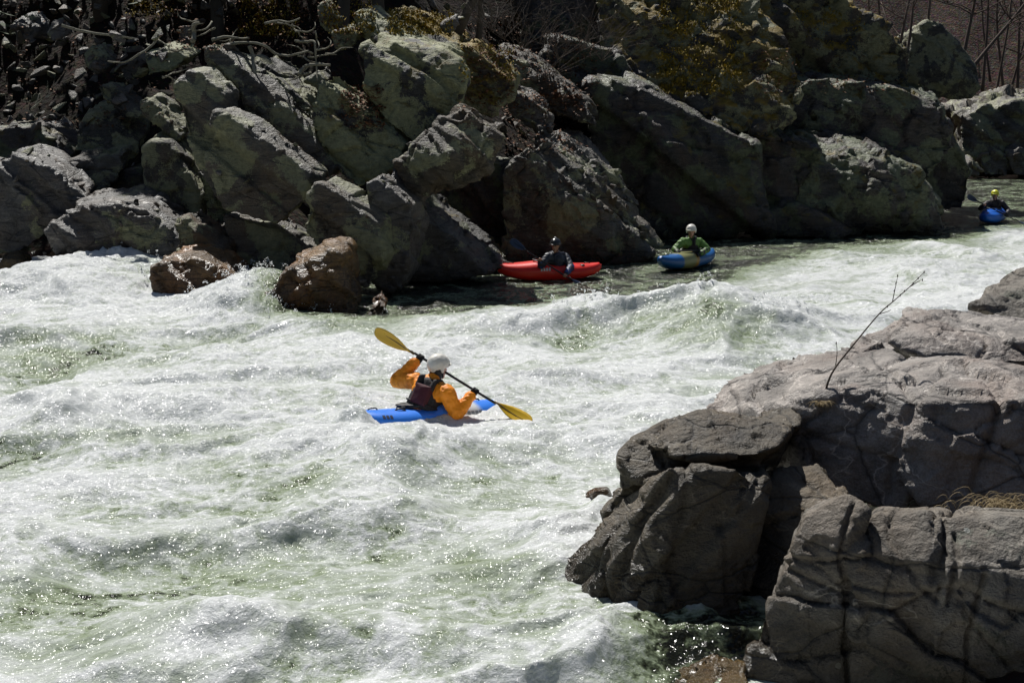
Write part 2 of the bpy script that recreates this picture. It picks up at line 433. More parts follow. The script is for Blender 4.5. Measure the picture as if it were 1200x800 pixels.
ROCKS = {}
def rock(name, label, hulls, mat, voxel=0.045, low=0.03, facet=0.10, strata=0.085, fine=0.016, crack=0.05, thick=0.34, n=DIP, seed=1, relaxn=0, cell=1.0, cat="rock", group=None, key=None, kind=None, cuts=()):
    me = hull_union(hulls, voxel, name)
    relax(me, relaxn)
    v = get_verts(me).astype(np.float64); nr = get_normals(me)
    so = seed * 13.7
    warp = np.stack([fbm(v * 0.9 + so + k * 31, 3, seed + k) for k in range(3)], 1)
    # broad swelling
    d = low * fbm(v * 0.55 / cell + so, 3, seed)
    # chiselled facets and open joints
    vv = (v + 0.35 * warp) @ np.array([[1, 0, 0], [0, 1, 0], [0, 0, 1]]) * (1.05 / cell) + so
    vv = vv + np.outer(vv @ n, n) * 0.8
    f1, f2, vec, cid = voronoi(vv, seed)
    dirs = np.stack([np.cos(cid * 40), np.sin(cid * 40) * np.cos(cid * 90), np.sin(cid * 40) * np.sin(cid * 90)], 1)
    d = d + facet * ((vec * dirs).sum(1) * 0.8 + (cid - 0.5) * 0.5)
    d = d - crack * (1 - sstep(0.0, 0.07, f2 - f1)) * (fbm(v * 0.8 + 4 + so, 2, seed + 3) > -0.1)
    # small chips
    g1, g2, gv, gc = voronoi((v + 0.12 * warp) * (3.1 / cell) + so + 5, seed + 20)
    gd = np.stack([np.cos(gc * 50), np.sin(gc * 50) * np.cos(gc * 70), np.sin(gc * 50) * np.sin(gc * 70)], 1)
    d = d + facet * 0.30 * ((gv * gd).sum(1) + (gc - 0.5) * 0.5)
    # bedding ledges
    s = (v @ n + 0.07 * warp[:, 0]) / thick + so
    s = s + 0.55 * vnoise(np.stack([s * 0.7, s * 0, s * 0 + seed], 1), seed) + 0.25 * vnoise(v * 0.5 + so, seed + 4)
    i0 = np.floor(s).astype(np.int64); fr = s - i0
    z0 = np.zeros_like(i0)
    a = _h(i0, z0, z0, seed + 9); b = _h(i0 + 1, z0, z0, seed + 9)
    d = d + strata * ((a + (b - a) * sstep(0.78, 1.0, fr)) - 0.5) * 2
    d = d + fine * fbm(v * 4.0 + so, 4, seed + 2, 0.6)
    for line, Yc, wid, dep in cuts:                  # open joints that can be told apart
        W3 = [at(x, y, Yc) for x, y in line]
        px_ = v[:, 0] + 0.03 * warp[:, 1]; pz_ = v[:, 2] + 0.03 * warp[:, 2]
        best = np.full(len(v), 9.0)
        for A_, B_ in zip(W3[:-1], W3[1:]):
            ex, ez = B_[0] - A_[0], B_[2] - A_[2]
            tt = np.clip(((px_ - A_[0]) * ex + (pz_ - A_[2]) * ez) / (ex * ex + ez * ez), 0, 1)
            best = np.minimum(best, np.hypot(px_ - A_[0] - ex * tt, pz_ - A_[2] - ez * tt))
        d = d - dep * np.exp(-(best / wid) ** 2) * (np.abs(v[:, 1] - Yc) < 1.0)
    set_verts(me, v + nr * d[:, None])
    v = get_verts(me)
    base = Vector((float(v[:, 0].mean()), float(v[:, 1].mean()), float(v[:, 2].min())))
    set_verts(me, v - np.array(base))
    o = link_mesh(name, me, MR[mat], None, base)
    tag(o, label, cat, group, kind)
    if key: ROCKS[key] = o
    return o
def slab(pix, Y0, cot, T, up=0.15, side=0.0, shrink=0.92, bulge=0.0):
    f = np.array([lean(x, y, Y0, cot) for x, y in pix])
    c = f.mean(0)
    b = c + (f - c) * shrink + np.array([side, T, up])
    pts = [*f, *b]
    if bulge: pts.append(c + np.array([0, -bulge, 0.1 * bulge]))
    return pts
def pts(*a):                                      # (px, py, Y) triples
    return [at(*p) for p in a]

# ---- left bank, near the water
rock("boulder", "smooth blue-grey boulder cut by the left edge, just above the white water", [
    slab([(-30,196),(20,184),(64,200),(101,231),(96,244),(60,262),(20,300),(-40,300)], 27.6, 0.25, 2.2, 0.3, -0.3, 0.85, 0.15)], "grey", seed=2, key="R1", facet=0.09, cat="boulder")
rock("boulder", "long low grey boulder lying over the water between dark gaps, left bank", [
    slab([(52,274),(75,248),(127,244),(139,239),(169,246),(199,270),(217,286),(214,298),(176,296),(131,296),(67,298)], 26.6, 0.3, 1.6, 0.35, 0.1, 0.9, 0.1)], "grey", seed=3, key="R2", facet=0.09, cat="boulder")
rock("boulder", "blocky grey boulder wedged behind the long low one, left bank", [
    slab([(80,192),(105,184),(143,180),(146,199),(112,234),(94,224)], 28.6, 0.45, 1.5, 0.3), slab([(60,200),(90,190),(100,235),(62,232)], 29.0, 0.4, 1.2)], "slab", seed=4, cat="boulder")
rock("boulder", "pale lichened boulder with a sloping sunlit top, above the blocky one", [
    slab([(90,148),(101,134),(131,135),(164,166),(160,182),(120,186),(88,176)], 29.2, 0.6, 1.5, 0.5)], "lichen", seed=5, cat="boulder")
rock("boulder", "upright rock with a green lichen cap left of the great slab", [
    slab([(170,176),(180,169),(196,170),(217,196),(206,207),(220,220),(236,232),(234,252),(206,270),(172,250)], 27.9, 0.35, 1.2, 0.3)], "lichen", seed=6, cat="boulder")
rock("bedrock_slab", "great tilted slab with a sunlit upper edge sloping down to the water", [
    slab([(204,100),(221,82),(236,85),(262,111),(262,130),(244,160),(256,235),(234,200),(214,150)], 26.1, 0.36, 0.55, 0.10, 0.22, 0.99),
    slab([(252,130),(288,146),(330,180),(366,209),(356,238),(322,264),(262,246),(240,190)], 25.8, 0.34, 0.55, 0.12, 0.28, 0.99),
    slab([(362,228),(372,216),(405,233),(444,262),(447,300),(434,338),(412,338),(398,302),(352,266)], 25.2, 0.26, 0.6, 0.14, 0.30, 0.99),
    slab([(262,252),(322,268),(392,312),(405,345),(330,330),(270,300)], 26.2, 0.25, 1.4)], "slab", seed=7, key="A", facet=0.06, strata=0.09, thick=0.42, voxel=0.045, cat="rock slab")
rock("bedrock_slab", "narrow slab lying on the back of the great slab, root across its top", [
    slab([(240,58),(254,51),(302,98),(344,135),(393,196),(385,210),(362,194),(311,153),(284,126),(244,84)], 26.7, 0.38, 0.55, 0.10, 0.25, 0.99)], "slab", seed=8, key="B", strata=0.10, cat="rock slab")
rock("bedrock_slab", "thin dark slab edge between the root and the lichened slab", [
    slab([(255,60),(300,70),(360,120),(400,200),(380,205),(300,110)], 28.6, 0.40, 1.0),
    slab([(296,78),(318,84),(362,122),(366,142),(340,128),(300,96)], 28.5, 0.5, 1.2, 0.3, 0.3)], "lichen", seed=9, cat="rock slab")
rock("bedrock_slab", "slab thickly crusted with green lichen left of the big lichen block", [
    slab([(370,97),(382,97),(424,125),(476,169),(464,197),(437,182),(418,222),(388,195),(371,148)], 26.8, 0.38, 0.7, 0.15, 0.25, 0.99)], "heavy_lichen", seed=10, cat="rock slab")
rock("lichen_block", "big angular block half covered in pale green lichen, centre of the bank", [
    slab([(424,56),(440,50),(480,66),(520,60),(540,72),(545,92),(532,124),(530,146),(505,186),(450,142),(427,112)], 26.6, 0.5, 1.8, 0.3, 0.1, 0.95, 0.3),
    slab([(416,20),(430,15),(464,32),(512,56),(540,72),(500,90),(430,60)], 27.2, 0.7, 1.8, 0.3)], "heavy_lichen", seed=11, key="E", facet=0.08, low=0.06, cat="boulder")
rock("mossy_block", "long block with yellow moss along its top edge, behind the lichen block", [
    slab([(452,15),(490,28),(541,54),(545,108),(500,70)], 31.6, 0.5, 1.4, 0.35, 0.2),
    slab([(534,58),(552,56),(602,98),(599,117),(577,133),(541,124)], 31.2, 0.45, 1.5, 0.35, 0.2)], "mosstop", seed=12, key="F", facet=0.09, cat="boulder")
rock("boulder", "rounded brown-olive boulder hanging under the big lichen block", [
    slab([(537,124),(554,128),(594,159),(582,190),(566,210),(524,228),(497,236),(470,225),(462,190),(504,160)], 26.4, 0.25, 2.2, 0.2, 0.0, 0.8, 0.5)], "ochre", seed=13, low=0.16, facet=0.12, relaxn=6, key="G", cat="boulder")
rock("bedrock_slab", "smooth grey jointed slab standing between the great slab and the boat's recess", [
    slab([(426,214),(440,208),(482,242),(485,270),(478,312),(468,340),(440,345),(430,300)], 25.6, 0.22, 1.3, 0.2, 0.3)], "grey", seed=14, strata=0.08, facet=0.06, cat="rock slab")
rock("bedrock_slab", "dark wedge of rock with a bright wet edge running down to the red kayak", [
    slab([(480,252),(488,250),(512,272),(540,296),(572,322),(540,328),(470,330)], 27.6, 0.35, 0.9, 0.1, 0.5, 0.97)], "grey", seed=15, facet=0.12, key="WEDGE", cat="rock slab")
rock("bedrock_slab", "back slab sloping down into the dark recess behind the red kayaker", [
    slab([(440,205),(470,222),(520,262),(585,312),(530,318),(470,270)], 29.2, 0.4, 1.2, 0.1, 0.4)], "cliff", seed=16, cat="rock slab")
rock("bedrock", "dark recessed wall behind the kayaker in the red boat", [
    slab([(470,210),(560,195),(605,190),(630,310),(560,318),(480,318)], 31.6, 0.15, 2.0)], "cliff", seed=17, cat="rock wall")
rock("bedrock_nose", "broad grey rock nose with a pale sloping crest right behind the red kayak", [
    slab([(588,206),(602,186),(620,172),(640,186),(667,203),(692,223),(716,258),(722,300),(700,310),(585,312)], 31.0, 0.22, 2.0, 0.35, 0.9, 0.95, 0.35),
    slab([(690,240),(712,252),(740,275),(762,298),(755,306),(700,310)], 31.2, 0.25, 1.3, 0.1, 0.6)], "slab", seed=18, key="I", strata=0.10, facet=0.12, low=0.10, cat="rock")
rock("boulder", "grey block on the scree just right of the mossy block", [
    slab([(596,117),(606,111),(626,117),(648,138),(644,154),(616,147),(598,132)], 32.0, 0.6, 1.1, 0.35)], "scree", seed=19, facet=0.12, cat="boulder")
rock("boulder", "upright split stone standing in the middle of the scree", [
    slab([(626,158),(632,150),(648,178),(652,196),(636,190)], 32.0, 0.5, 0.8, 0.2)], "scree", voxel=0.05, seed=20, facet=0.08, cat="boulder")
rock("bedrock_slab", "long low ledge at the right edge of the scree", [
    slab([(648,158),(672,164),(690,182),(708,206),(706,216),(680,200),(655,180)], 33.0, 0.6, 1.0, 0.25, 0.3)], "scree", seed=21, facet=0.09, cat="rock ledge")
rock("bedrock_slab", "leaf strewn slab sloping up behind the scree towards the trees", [
    slab([(575,60),(598,64),(640,90),(690,125),(700,150),(650,135),(600,108)], 32.6, 0.75, 1.5, 0.3, 0.2)], "ochre", seed=22, key="LEAFSLAB", cat="rock slab")

# ---- rocks standing in the water, left
rock("river_rock", "wet brown angular rock with a sharp top standing in the white water", [
    slab([(296,352),(337,316),(382,294),(398,299),(408,345),(413,385),(330,392)], 23.0, 0.35, 1.4, 0.2, 0.15, 0.85, 0.2)], "brown", voxel=0.05, seed=23, facet=0.12, key="P", cat="rock")
rock("river_rock", "dark wet rock splashed by the white pillow of water, left", [
    slab([(174,312),(195,301),(234,300),(264,316),(290,338),(300,372),(240,385),(176,360)], 24.3, 0.35, 1.5, 0.2, 0.0, 0.88, 0.2)], "brown", voxel=0.05, seed=24, facet=0.09, cat="rock")
rock("river_rock", "reddish brown slab leaning behind the splashed dark rock", [
    slab([(200,262),(212,258),(240,277),(263,293),(262,312),(210,300)], 25.4, 0.35, 1.0, 0.2, 0.2)], "ochre", seed=25, facet=0.12, cat="rock")
rock("river_rock", "small ochre rock in the gap beside the sharp wet brown rock", [
    slab([(290,330),(310,316),(322,320),(318,345),(296,350)], 24.4, 0.3, 0.7)], "brown", voxel=0.05, seed=26, facet=0.08, cat="rock")
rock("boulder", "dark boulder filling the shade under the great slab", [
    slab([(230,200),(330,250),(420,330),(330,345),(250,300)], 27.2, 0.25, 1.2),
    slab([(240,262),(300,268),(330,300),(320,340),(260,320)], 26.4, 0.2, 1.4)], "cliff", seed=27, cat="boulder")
rock("river_rock", "flat dark rock at the waterline under the long low boulder", [
    slab([(60,298),(140,296),(205,302),(190,325),(60,325)], 27.3, 0.3, 1.5)], "brown", seed=28, cat="rock")
rock("river_rock", "small yellowish rock at the far left waterline", [
    slab([(-6,312),(12,305),(26,310),(22,325),(-10,325)], 27.0, 0.3, 0.6)], "yellow", voxel=0.05, seed=29, facet=0.05, cat="rock")
rock("river_rock", "small dark rocks tip at the water's edge beside the sharp brown rock", [
    slab([(432,360),(445,352),(455,362),(452,378),(430,378)], 23.6, 0.3, 0.5)], "brown", voxel=0.04, seed=30, facet=0.05, cat="rock")

# ---- left bank, upper rocks
UP = [
 ("triangular grey stone standing on edge by the first tree trunk", [(370,8),(380,2),(394,36),(388,42),(374,28)], 28.4, 0.5, 0.5, "lichen"),
 ("squat rounded stone at the foot of the first tree trunk", [(388,38),(404,32),(420,40),(416,56),(392,58)], 28.0, 0.5, 0.8, "lichen"),
 ("lichened block under the leftmost root, above the great slab", [(166,66),(190,54),(208,56),(220,68),(200,84),(172,90)], 29.5, 0.55, 1.1, "heavy_lichen"),
 ("leaf shaped stone on end in the dark left gully", [(97,62),(108,54),(122,66),(124,80),(114,88),(100,78)], 30.0, 0.5, 0.6, "lichen"),
 ("narrow rib of rock with a sunlit edge left of the upright rock", [(112,100),(124,102),(160,134),(166,142),(148,140),(116,116)], 29.2, 0.5, 0.9, "lichen"),
 ("thin lichened blade of rock beside the great slab's left side", [(164,122),(174,117),(210,156),(212,166),(200,164),(172,136)], 28.0, 0.45, 0.8, "lichen"),
 ("pale stone shaped like a wedge in the upper left scree", [(52,40),(62,26),(70,34),(71,46),(60,50)], 30.8, 0.5, 0.5, "scree"),
 ("large bluish stone low in the upper left scree", [(16,26),(30,18),(41,34),(38,50),(22,46)], 31.0, 0.5, 0.8, "grey"),
 ("brown stone under the leaf shaped stone in the left gully", [(138,80),(152,70),(164,80),(158,96),(144,96)], 29.8, 0.5, 0.6, "ochre"),
 ("grey ledge stone below the mossy ground of the root bank", [(352,98),(372,84),(384,96),(372,104)], 28.6, 0.5, 0.7, "lichen"),
 ("dark ledge right of the leaf shaped stone, overhanging black shade", [(206,110),(222,92),(240,100),(236,140),(214,130)], 29.0, 0.4, 1.2, "cliff"),
 ("small mossy block at the right foot of the lichened slab", [(462,186),(472,180),(490,196),(480,214),(464,205)], 27.4, 0.4, 0.9, "ochre"),
 ("dark stone filling the gap left of the upright rock", [(130,205),(165,195),(176,250),(150,262),(125,240)], 29.2, 0.3, 1.2, "cliff"),
 ("shaded boulder behind the blue-grey boulder at the left edge", [(-20,150),(40,150),(86,180),(70,205),(-20,200)], 30.0, 0.4, 1.6, "cliff"),
 ("grey stone lying on the leaves above the mossy block", [(515,28),(530,22),(532,38),(520,40)], 30.4, 0.6, 0.6, "scree"),
]
for i, (lab, px, Y0, ct, T, m) in enumerate(UP):
    rock("bank_stone", lab, [slab(px, Y0, ct, T, 0.2, 0.15, 0.9)], m, 0.055, seed=40 + i, low=0.05, facet=0.09, strata=0.03, crack=0.015, cat="stone")

# ---- the cliff on the right of the far bank
rock("cliff", "tall dark cliff face with a wet glinting shoulder, right of the scree", [
    slab([(690,96),(730,96),(802,128),(850,150),(890,172),(900,275),(760,280),(720,225),(690,160)], 36.4, 0.20, 3.0, 0.4, 0.6, 0.95, 0.3),
    slab([(640,40),(720,60),(760,110),(740,180),(690,150),(640,80)], 37.4, 0.35, 3.0)], "cliff", 0.085, seed=60, low=0.18, facet=0.2, strata=0.20, thick=0.75, crack=0.12, cell=1.5, key="J", cat="cliff")
rock("cliff_buttress", "moss covered hump of the cliff at the top centre right", [
    slab([(700,-25),(780,-25),(865,-15),(912,40),(938,112),(905,168),(850,150),(800,126),(745,100),(700,70)], 35.2, 0.85, 3.0, 0.4, 0.4, 0.93)], "moss", 0.075, seed=61, low=0.15, facet=0.22, strata=0.16, thick=0.6, crack=0.12, cell=0.9, key="MOSSHUMP", cat="cliff")
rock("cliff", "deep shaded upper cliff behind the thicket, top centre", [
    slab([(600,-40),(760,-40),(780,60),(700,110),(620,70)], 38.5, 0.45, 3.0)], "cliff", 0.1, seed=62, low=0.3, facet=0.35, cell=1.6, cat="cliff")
rock("cliff_ledge", "long pale crested ledge of the cliff ending in a point over the river", [
    slab([(885,176),(930,168),(966,172),(1000,182),(1024,192),(1038,186),(1074,207),(1086,232),(1104,252),(1110,274),(1000,278),(890,278)], 37.4, 0.28, 2.4, 0.5, 0.7, 0.93, 0.4)], "ledge", 0.075, seed=63, low=0.15, facet=0.2, strata=0.17, thick=0.55, crack=0.10, cell=1.0, key="K", cat="rock ledge")
rock("cliff_ledge", "green lichened middle ledge of the cliff under the round boulder", [
    slab([(868,110),(916,84),(952,96),(1004,118),(1016,105),(1040,101),(1104,114),(1113,140),(1118,176),(1090,215),(1000,190),(900,170)], 39.8, 0.30, 3.0, 0.5, 0.5, 0.93, 0.3),
    slab([(1050,150),(1112,140),(1118,176),(1138,205),(1134,244),(1090,252),(1050,240)], 42.0, 0.18, 4.0, 0.3, 0.3, 0.95)], "ledge", 0.08, seed=64, low=0.18, facet=0.2, strata=0.20, thick=0.8, crack=0.12, cell=1.2, key="L", cat="rock ledge")
rock("boulder", "big round lichened boulder perched on the end of the cliff", [
    slab([(1058,86),(1066,40),(1087,22),(1106,25),(1128,47),(1141,71),(1152,101),(1140,118),(1114,119),(1070,108)], 46.5, 0.2, 3.0, 0.2, 0.0, 0.75, 0.5)], "lichen", 0.08, seed=65, low=0.25, facet=0.09, relaxn=6, key="M", cat="boulder")
rock("cliff", "upper cliff wall with dry moss, left of the round boulder", [
    slab([(890,-20),(960,-20),(990,30),(1060,60),(1070,110),(1010,112),(950,95),(905,70)], 41.5, 0.30, 3.5, 0.6)], "moss", 0.09, seed=66, low=0.3, facet=0.3, strata=0.2, thick=0.8, crack=0.12, cell=1.1, key="UPW", cat="cliff")
rock("cliff_rib", "dark leaning rib joining the wet shoulder to the pale ledge", [
    slab([(842,146),(880,140),(930,168),(965,176),(940,230),(900,272),(860,240)], 37.2, 0.25, 2.5)], "cliff", 0.08, seed=67, low=0.15, facet=0.2, strata=0.2, thick=0.6, crack=0.1, cell=1.1, cat="cliff")
rock("river_rock", "low shaded rock at the foot of the dark cliff, behind the green kayaker", [
    slab([(872,250),(930,240),(960,258),(1000,272),(980,280),(870,278)], 36.6, 0.4, 1.0)], "cliff", 0.07, seed=68, cat="rock")
rock("boulder", "broad flat topped boulder across the water, far right", [
    slab([(1122,134),(1150,126),(1200,117),(1300,120),(1320,160),(1300,206),(1180,206),(1130,198)], 64.5, 0.3, 4.0, 0.6)], "slab", 0.12, seed=69, low=0.4, facet=0.4, cell=1.8, cat="boulder")
FARS = [("rounded stone at the water's edge below the far flat topped boulder", [(1150,186),(1165,178),(1184,180),(1190,198),(1178,206),(1152,206)], 64.0),
        ("pale stone cut by the right edge below the far boulder", [(1182,180),(1196,174),(1216,178),(1220,208),(1186,206)], 63.8),
        ("small brown stone beside the cliff end on the far waterline", [(1133,192),(1142,188),(1150,198),(1146,208),(1134,206)], 63.0)]
for i, (lab, px, Y0) in enumerate(FARS):
    rock("far_stone", lab, [slab(px, Y0, 0.3, 1.2, 0.2)], "scree", 0.09, seed=80 + i, low=0.15, facet=0.15, cat="stone")

# ---- near bank, right
rock("near_boulder", "dark brown fluted slab rising from the water, lower middle right", [
    pts((649,682,10.35),(660,655,10.3),(716,594,10.15),(752,567,10.0),(700,735,9.75),(655,700,10.2),(704,640,9.85)) + pts((680,640,11.2),(730,590,11.2),(760,620,11.4)),
    pts((716,640,9.8),(752,568,9.95),(784,549,9.8),(874,551,9.85),(898,570,9.95),(888,640,9.75),(876,690,9.55),(846,745,9.35),(765,762,9.25),(706,738,9.65)) + pts((790,551,10.6),(890,555,10.7),(860,640,11.0),(760,640,11.0))],
    "nearwet", 0.026, low=0.05, facet=0.06, strata=0.055, thick=0.19, fine=0.010, crack=0.015, n=STEEP, seed=101, relaxn=2, cell=0.8, cuts=[([(745,578),(716,612),(690,660),(672,690)], 10.0, .03, .05), ([(786,560),(760,600),(725,670),(706,720)], 9.75, .03, .06), ([(812,558),(800,610),(770,690),(752,745)], 9.6, .025, .03), ([(730,600),(700,640),(668,680)], 10.0, .02, .03)], key="S1", cat="boulder")
rock("near_boulder", "stack of fractured blocks on top of the dark fluted slab", [
    pts((724,533,10.4),(740,513,10.5),(809,488,10.7),(800,545,10.2),(760,566,10.1),(726,576,10.25)) + pts((740,520,11.5),(810,492,11.7),(800,560,11.5)),
    pts((752,520,10.3),(809,489,10.6),(827,483,10.75),(927,503,10.7),(914,524,10.3),(880,534,10.1),(790,536,10.05)) + pts((812,487,11.7),(930,495,11.6),(900,550,11.6)),
    pts((750,532,10.5),(890,532,10.45),(896,560,10.3),(784,556,10.25),(755,566,10.3)) + pts((760,560,11.3),(890,560,11.3)),
    pts((706,600,10.45),(726,572,10.35),(760,570,10.3),(745,610,10.3),(712,612,10.4)) + pts((730,580,11.2),(750,600,11.2)),
    pts((889,482,11.5),(932,477,11.5),(936,500,11.0),(915,505,11.1)) + pts((890,500,12.2),(934,500,12.1))],
    "nearwet", 0.026, low=0.03, facet=0.06, strata=0.03, thick=0.16, fine=0.010, crack=0.03, n=FLAT, seed=102, relaxn=2, cell=0.55, key="S2", cat="boulder")
rock("near_boulder", "large pinkish grey rock dome with a sunlit back, right edge", [
    pts((815,486,12.5),(850,446,12.9),(890,426,13.1),(984,407,13.2),(1040,403,13.1),(880,480,11.9),(940,470,11.4),(1000,452,11.3),(1080,456,11.0),(1060,420,12.6)) +
    pts((870,560,11.7),(940,590,11.05),(1060,600,10.7),(1090,560,10.75),(960,520,11.2)),
    pts((1000,452,11.35),(1080,458,10.95),(1110,425,11.6),(1062,415,12.4),(1140,416,11.9),(1220,430,11.9),(1330,470,11.6)) + pts((1085,470,10.75),(1200,465,10.6),(1330,500,10.4),(1080,600,10.45),(1200,620,10.25),(1330,640,10.1)),
    pts((1098,424,11.55),(1112,414,11.7),(1132,416,11.7),(1140,434,11.4),(1160,450,11.2),(1150,464,10.95),(1105,466,10.95)) + pts((1120,420,12.2),(1150,450,12.0))],
    "neardome", 0.032, low=0.08, facet=0.07, strata=0.025, thick=0.3, fine=0.010, crack=0.035, n=FLAT, seed=103, relaxn=3, cell=0.9, cuts=[([(1075,455),(1062,490),(1049,535),(1040,580)], 10.8, .025, .06), ([(1186,470),(1170,510),(1152,540),(1138,575)], 10.45, .03, .08), ([(942,500),(930,540),(915,590)], 11.0, .03, .07), ([(955,520),(1000,530),(1050,538)], 10.9, .018, .03), ([(870,452),(930,448),(990,440)], 12.3, .02, .03)], key="S3", cat="boulder")
rock("near_boulder", "cracked grey block filling the lower right corner", [
    pts((872,800,8.70),(890,731,8.80),(915,669,8.9),(941,613,8.95),(945,604,9.0),(990,584,9.0),(1016,598,8.88),(979,640,8.74),(982,700,8.64),(985,930,8.36),(880,930,8.45)) + pts((950,600,9.7),(995,586,9.8),(980,700,9.8)),
    pts((994,650,8.72),(1026,606,8.93),(1046,601,8.95),(1092,604,8.85),(1108,604,8.8),(1085,660,8.52),(1096,720,8.45),(1090,960,8.15),(999,940,8.3),(996,700,8.58)) + pts((1030,600,9.7),(1110,602,9.7),(1050,700,9.7)),
    pts((1112,606,8.8),(1140,594,8.9),(1200,600,8.75),(1340,620,8.6),(1330,1000,7.9),(1100,960,8.1),(1094,690,8.48),(1120,660,8.5),(1200,680,8.4)) + pts((1130,595,9.7),(1340,615,9.6),(1250,750,9.6))],
    "near", 0.019, low=0.04, facet=0.07, strata=0.02, thick=0.25, fine=0.010, crack=0.03, n=FLAT, seed=104, relaxn=1, cell=0.9, cuts=[([(1010,604),(992,629),(985,650),(991,686),(983,740),(984,800)], 8.7, .013, .04), ([(1123,599),(1108,650),(1096,680),(1090,692)], 8.6, .014, .04), ([(1129,638),(1117,677),(1108,704)], 8.5, .016, .05), ([(1159,677),(1135,740),(1126,790)], 8.4, .02, .06), ([(930,672),(965,682),(990,690)], 8.75, .014, .03), ([(1000,690),(1040,696),(1090,692)], 8.5, .014, .03), ([(1060,604),(1050,640),(1072,680),(1090,694)], 8.6, .02, .03)], key="S4", cat="boulder")
rock("near_boulder", "layered sunlit slab behind the dome, right edge", [
    pts((996,402,13.3),(1042,377,13.9),(1069,363,14.2),(1100,359,14.4),(1162,368,14.2),(1330,395,13.8),(1200,400,13.0),(1100,408,12.9),(1010,412,13.0)) + pts((1010,440,13.4),(1330,470,13.2),(1100,395,15.2),(1330,400,15.0)),
    pts((1040,398,13.0),(1120,385,13.2),(1330,405,12.9),(1330,440,12.6),(1060,420,12.8)) + pts((1100,420,13.6),(1330,430,13.6))],
    "neardome", 0.035, low=0.06, facet=0.08, strata=0.05, thick=0.14, fine=0.010, n=FLAT, seed=105, relaxn=2, cell=0.9, cat="boulder")
rock("near_boulder", "grey boulder cut by the right edge above the layered slab", [
    pts((1136,360,15.4),(1156,344,15.8),(1200,316,16.4),(1330,290,16.6),(1330,400,15.0),(1200,378,15.2)) + pts((1180,350,17.4),(1330,330,17.6),(1160,380,16.5))],
    "near", 0.04, low=0.1, facet=0.1, strata=0.03, n=FLAT, seed=106, cell=0.9, cat="boulder")
rock("near_boulder", "shaded rock wall between the fluted slab and the lower right block", [
    pts((884,560,10.5),(960,540,10.7),(1010,600,9.9),(960,720,9.25),(878,770,9.35),(862,720,9.75),(876,640,10.1)) + pts((900,600,11.4),(1000,640,10.8))],
    "nearwet", 0.035, low=0.05, facet=0.08, strata=0.03, n=STEEP, seed=107, cell=0.7, cat="boulder")
rock("river_rock", "ochre rock awash at the foot of the near boulders, bottom edge", [
    pts((752,800,8.70),(800,778,8.80),(842,766,8.85),(872,776,8.7),(885,830,8.2),(765,840,8.3)) + pts((835,792,9.2),(800,860,8.8))],
    "yellow", 0.025, low=0.04, facet=0.05, strata=0.02, n=FLAT, seed=108, cell=0.5, cat="rock")
rock("river_rock", "tan rock just breaking the surface below the orange paddler", [
    [wat(535,570,-0.5), wat(548,556,-0.10), wat(566,560,-0.07), wat(588,578,-0.12), wat(598,600,-0.5), wat(560,600,-0.4), wat(530,590,-0.5), wat(590,556,-0.4)]],
    "brown", 0.03, low=0.03, facet=0.04, strata=0.02, n=FLAT, seed=109, cell=0.5, cat="rock")
rock("river_rock", "rust coloured rock tip by the near stacked blocks", [
    [wat(680,584,-0.3), wat(692,577,0.02), wat(712,575,0.05), wat(722,590,-0.3), wat(700,600,-0.3), wat(712,565,-0.3)]],
    "brown", 0.025, low=0.02, facet=0.03, strata=0.01, n=FLAT, seed=110, cell=0.5, cat="rock")

# ------------------------------------------------------------------ the river
def ell(X, Y, px, py, rx, ry, soft=1.0):
    """soft patch on the water: a spot of the photograph laid on the water plane, radii in pixels there"""
    c = wat(px, py); ex = abs(wat(px + rx, py)[0] - c[0]); y1 = wat(px, py - ry)[1]; y0 = wat(px, py + ry)[1]
    dy = np.where(Y > c[1], (Y - c[1]) / (y1 - c[1]), (Y - c[1]) / (c[1] - y0))
    return np.exp(-((X - c[0]) / ex) ** 2 * soft - dy ** 2 * soft)
NR, NC = 860, 660
yy = np.concatenate([np.geomspace(6.2, 72, NR - 40), np.geomspace(72.5, 240, 40)])
wu = np.linspace(-1, 1, NC)
WY = np.repeat(yy[:, None], NC, 1)
WX = wu[None, :] * (WY * 0.47 + 1.6)
P2 = np.stack([WX.ravel(), WY.ravel(), np.zeros(WX.size)], 1)
sh = WX.shape
def N2(sx, sy, oct=4, seed=0, ridged=False, warp=None, rot=0.5, gain=0.5):
    c, s = math.cos(rot), math.sin(rot)
    q = P2 if warp is None else P2 + warp
    u = (q[:, 0] * c + q[:, 1] * s) * sx; v = (-q[:, 0] * s + q[:, 1] * c) * sy
    return fbm(np.stack([u, v, np.full(len(u), seed * 3.7)], 1), oct, seed, gain, ridged).reshape(sh)
wp = np.stack([N2(0.9, 0.9, 3, 71).ravel(), N2(0.9, 0.9, 3, 72).ravel(), np.zeros(WX.size)], 1) * 0.55
wp2 = np.stack([N2(3.2, 3.2, 2, 73, warp=wp).ravel(), N2(3.2, 3.2, 2, 74, warp=wp).ravel(), np.zeros(WX.size)], 1) * 0.16 + wp

# calm eddy along the far bank
shore = [tuple(wat(x, y)[:2]) for x, y in [(-700, 240), (-100, 240), (330, 250), (390, 372), (425, 380), (480, 366), (560, 352), (640, 350), (720, 346), (790, 334), (880, 300), (1000, 284), (1100, 278), (1140, 262), (1180, 262), (1400, 268), (1400, 190), (1100, 190), (700, 200)]]
esd = poly_sd(shore, WX, WY) + 1.0 * N2(0.35, 0.35, 4, 75)
calm = sstep(-2.0, -0.2, esd)
behind = ell(WX, WY, 800, 790, 60, 45) * 0.8                   # shaded pocket at the near rocks
turb = (1 - 0.93 * calm)

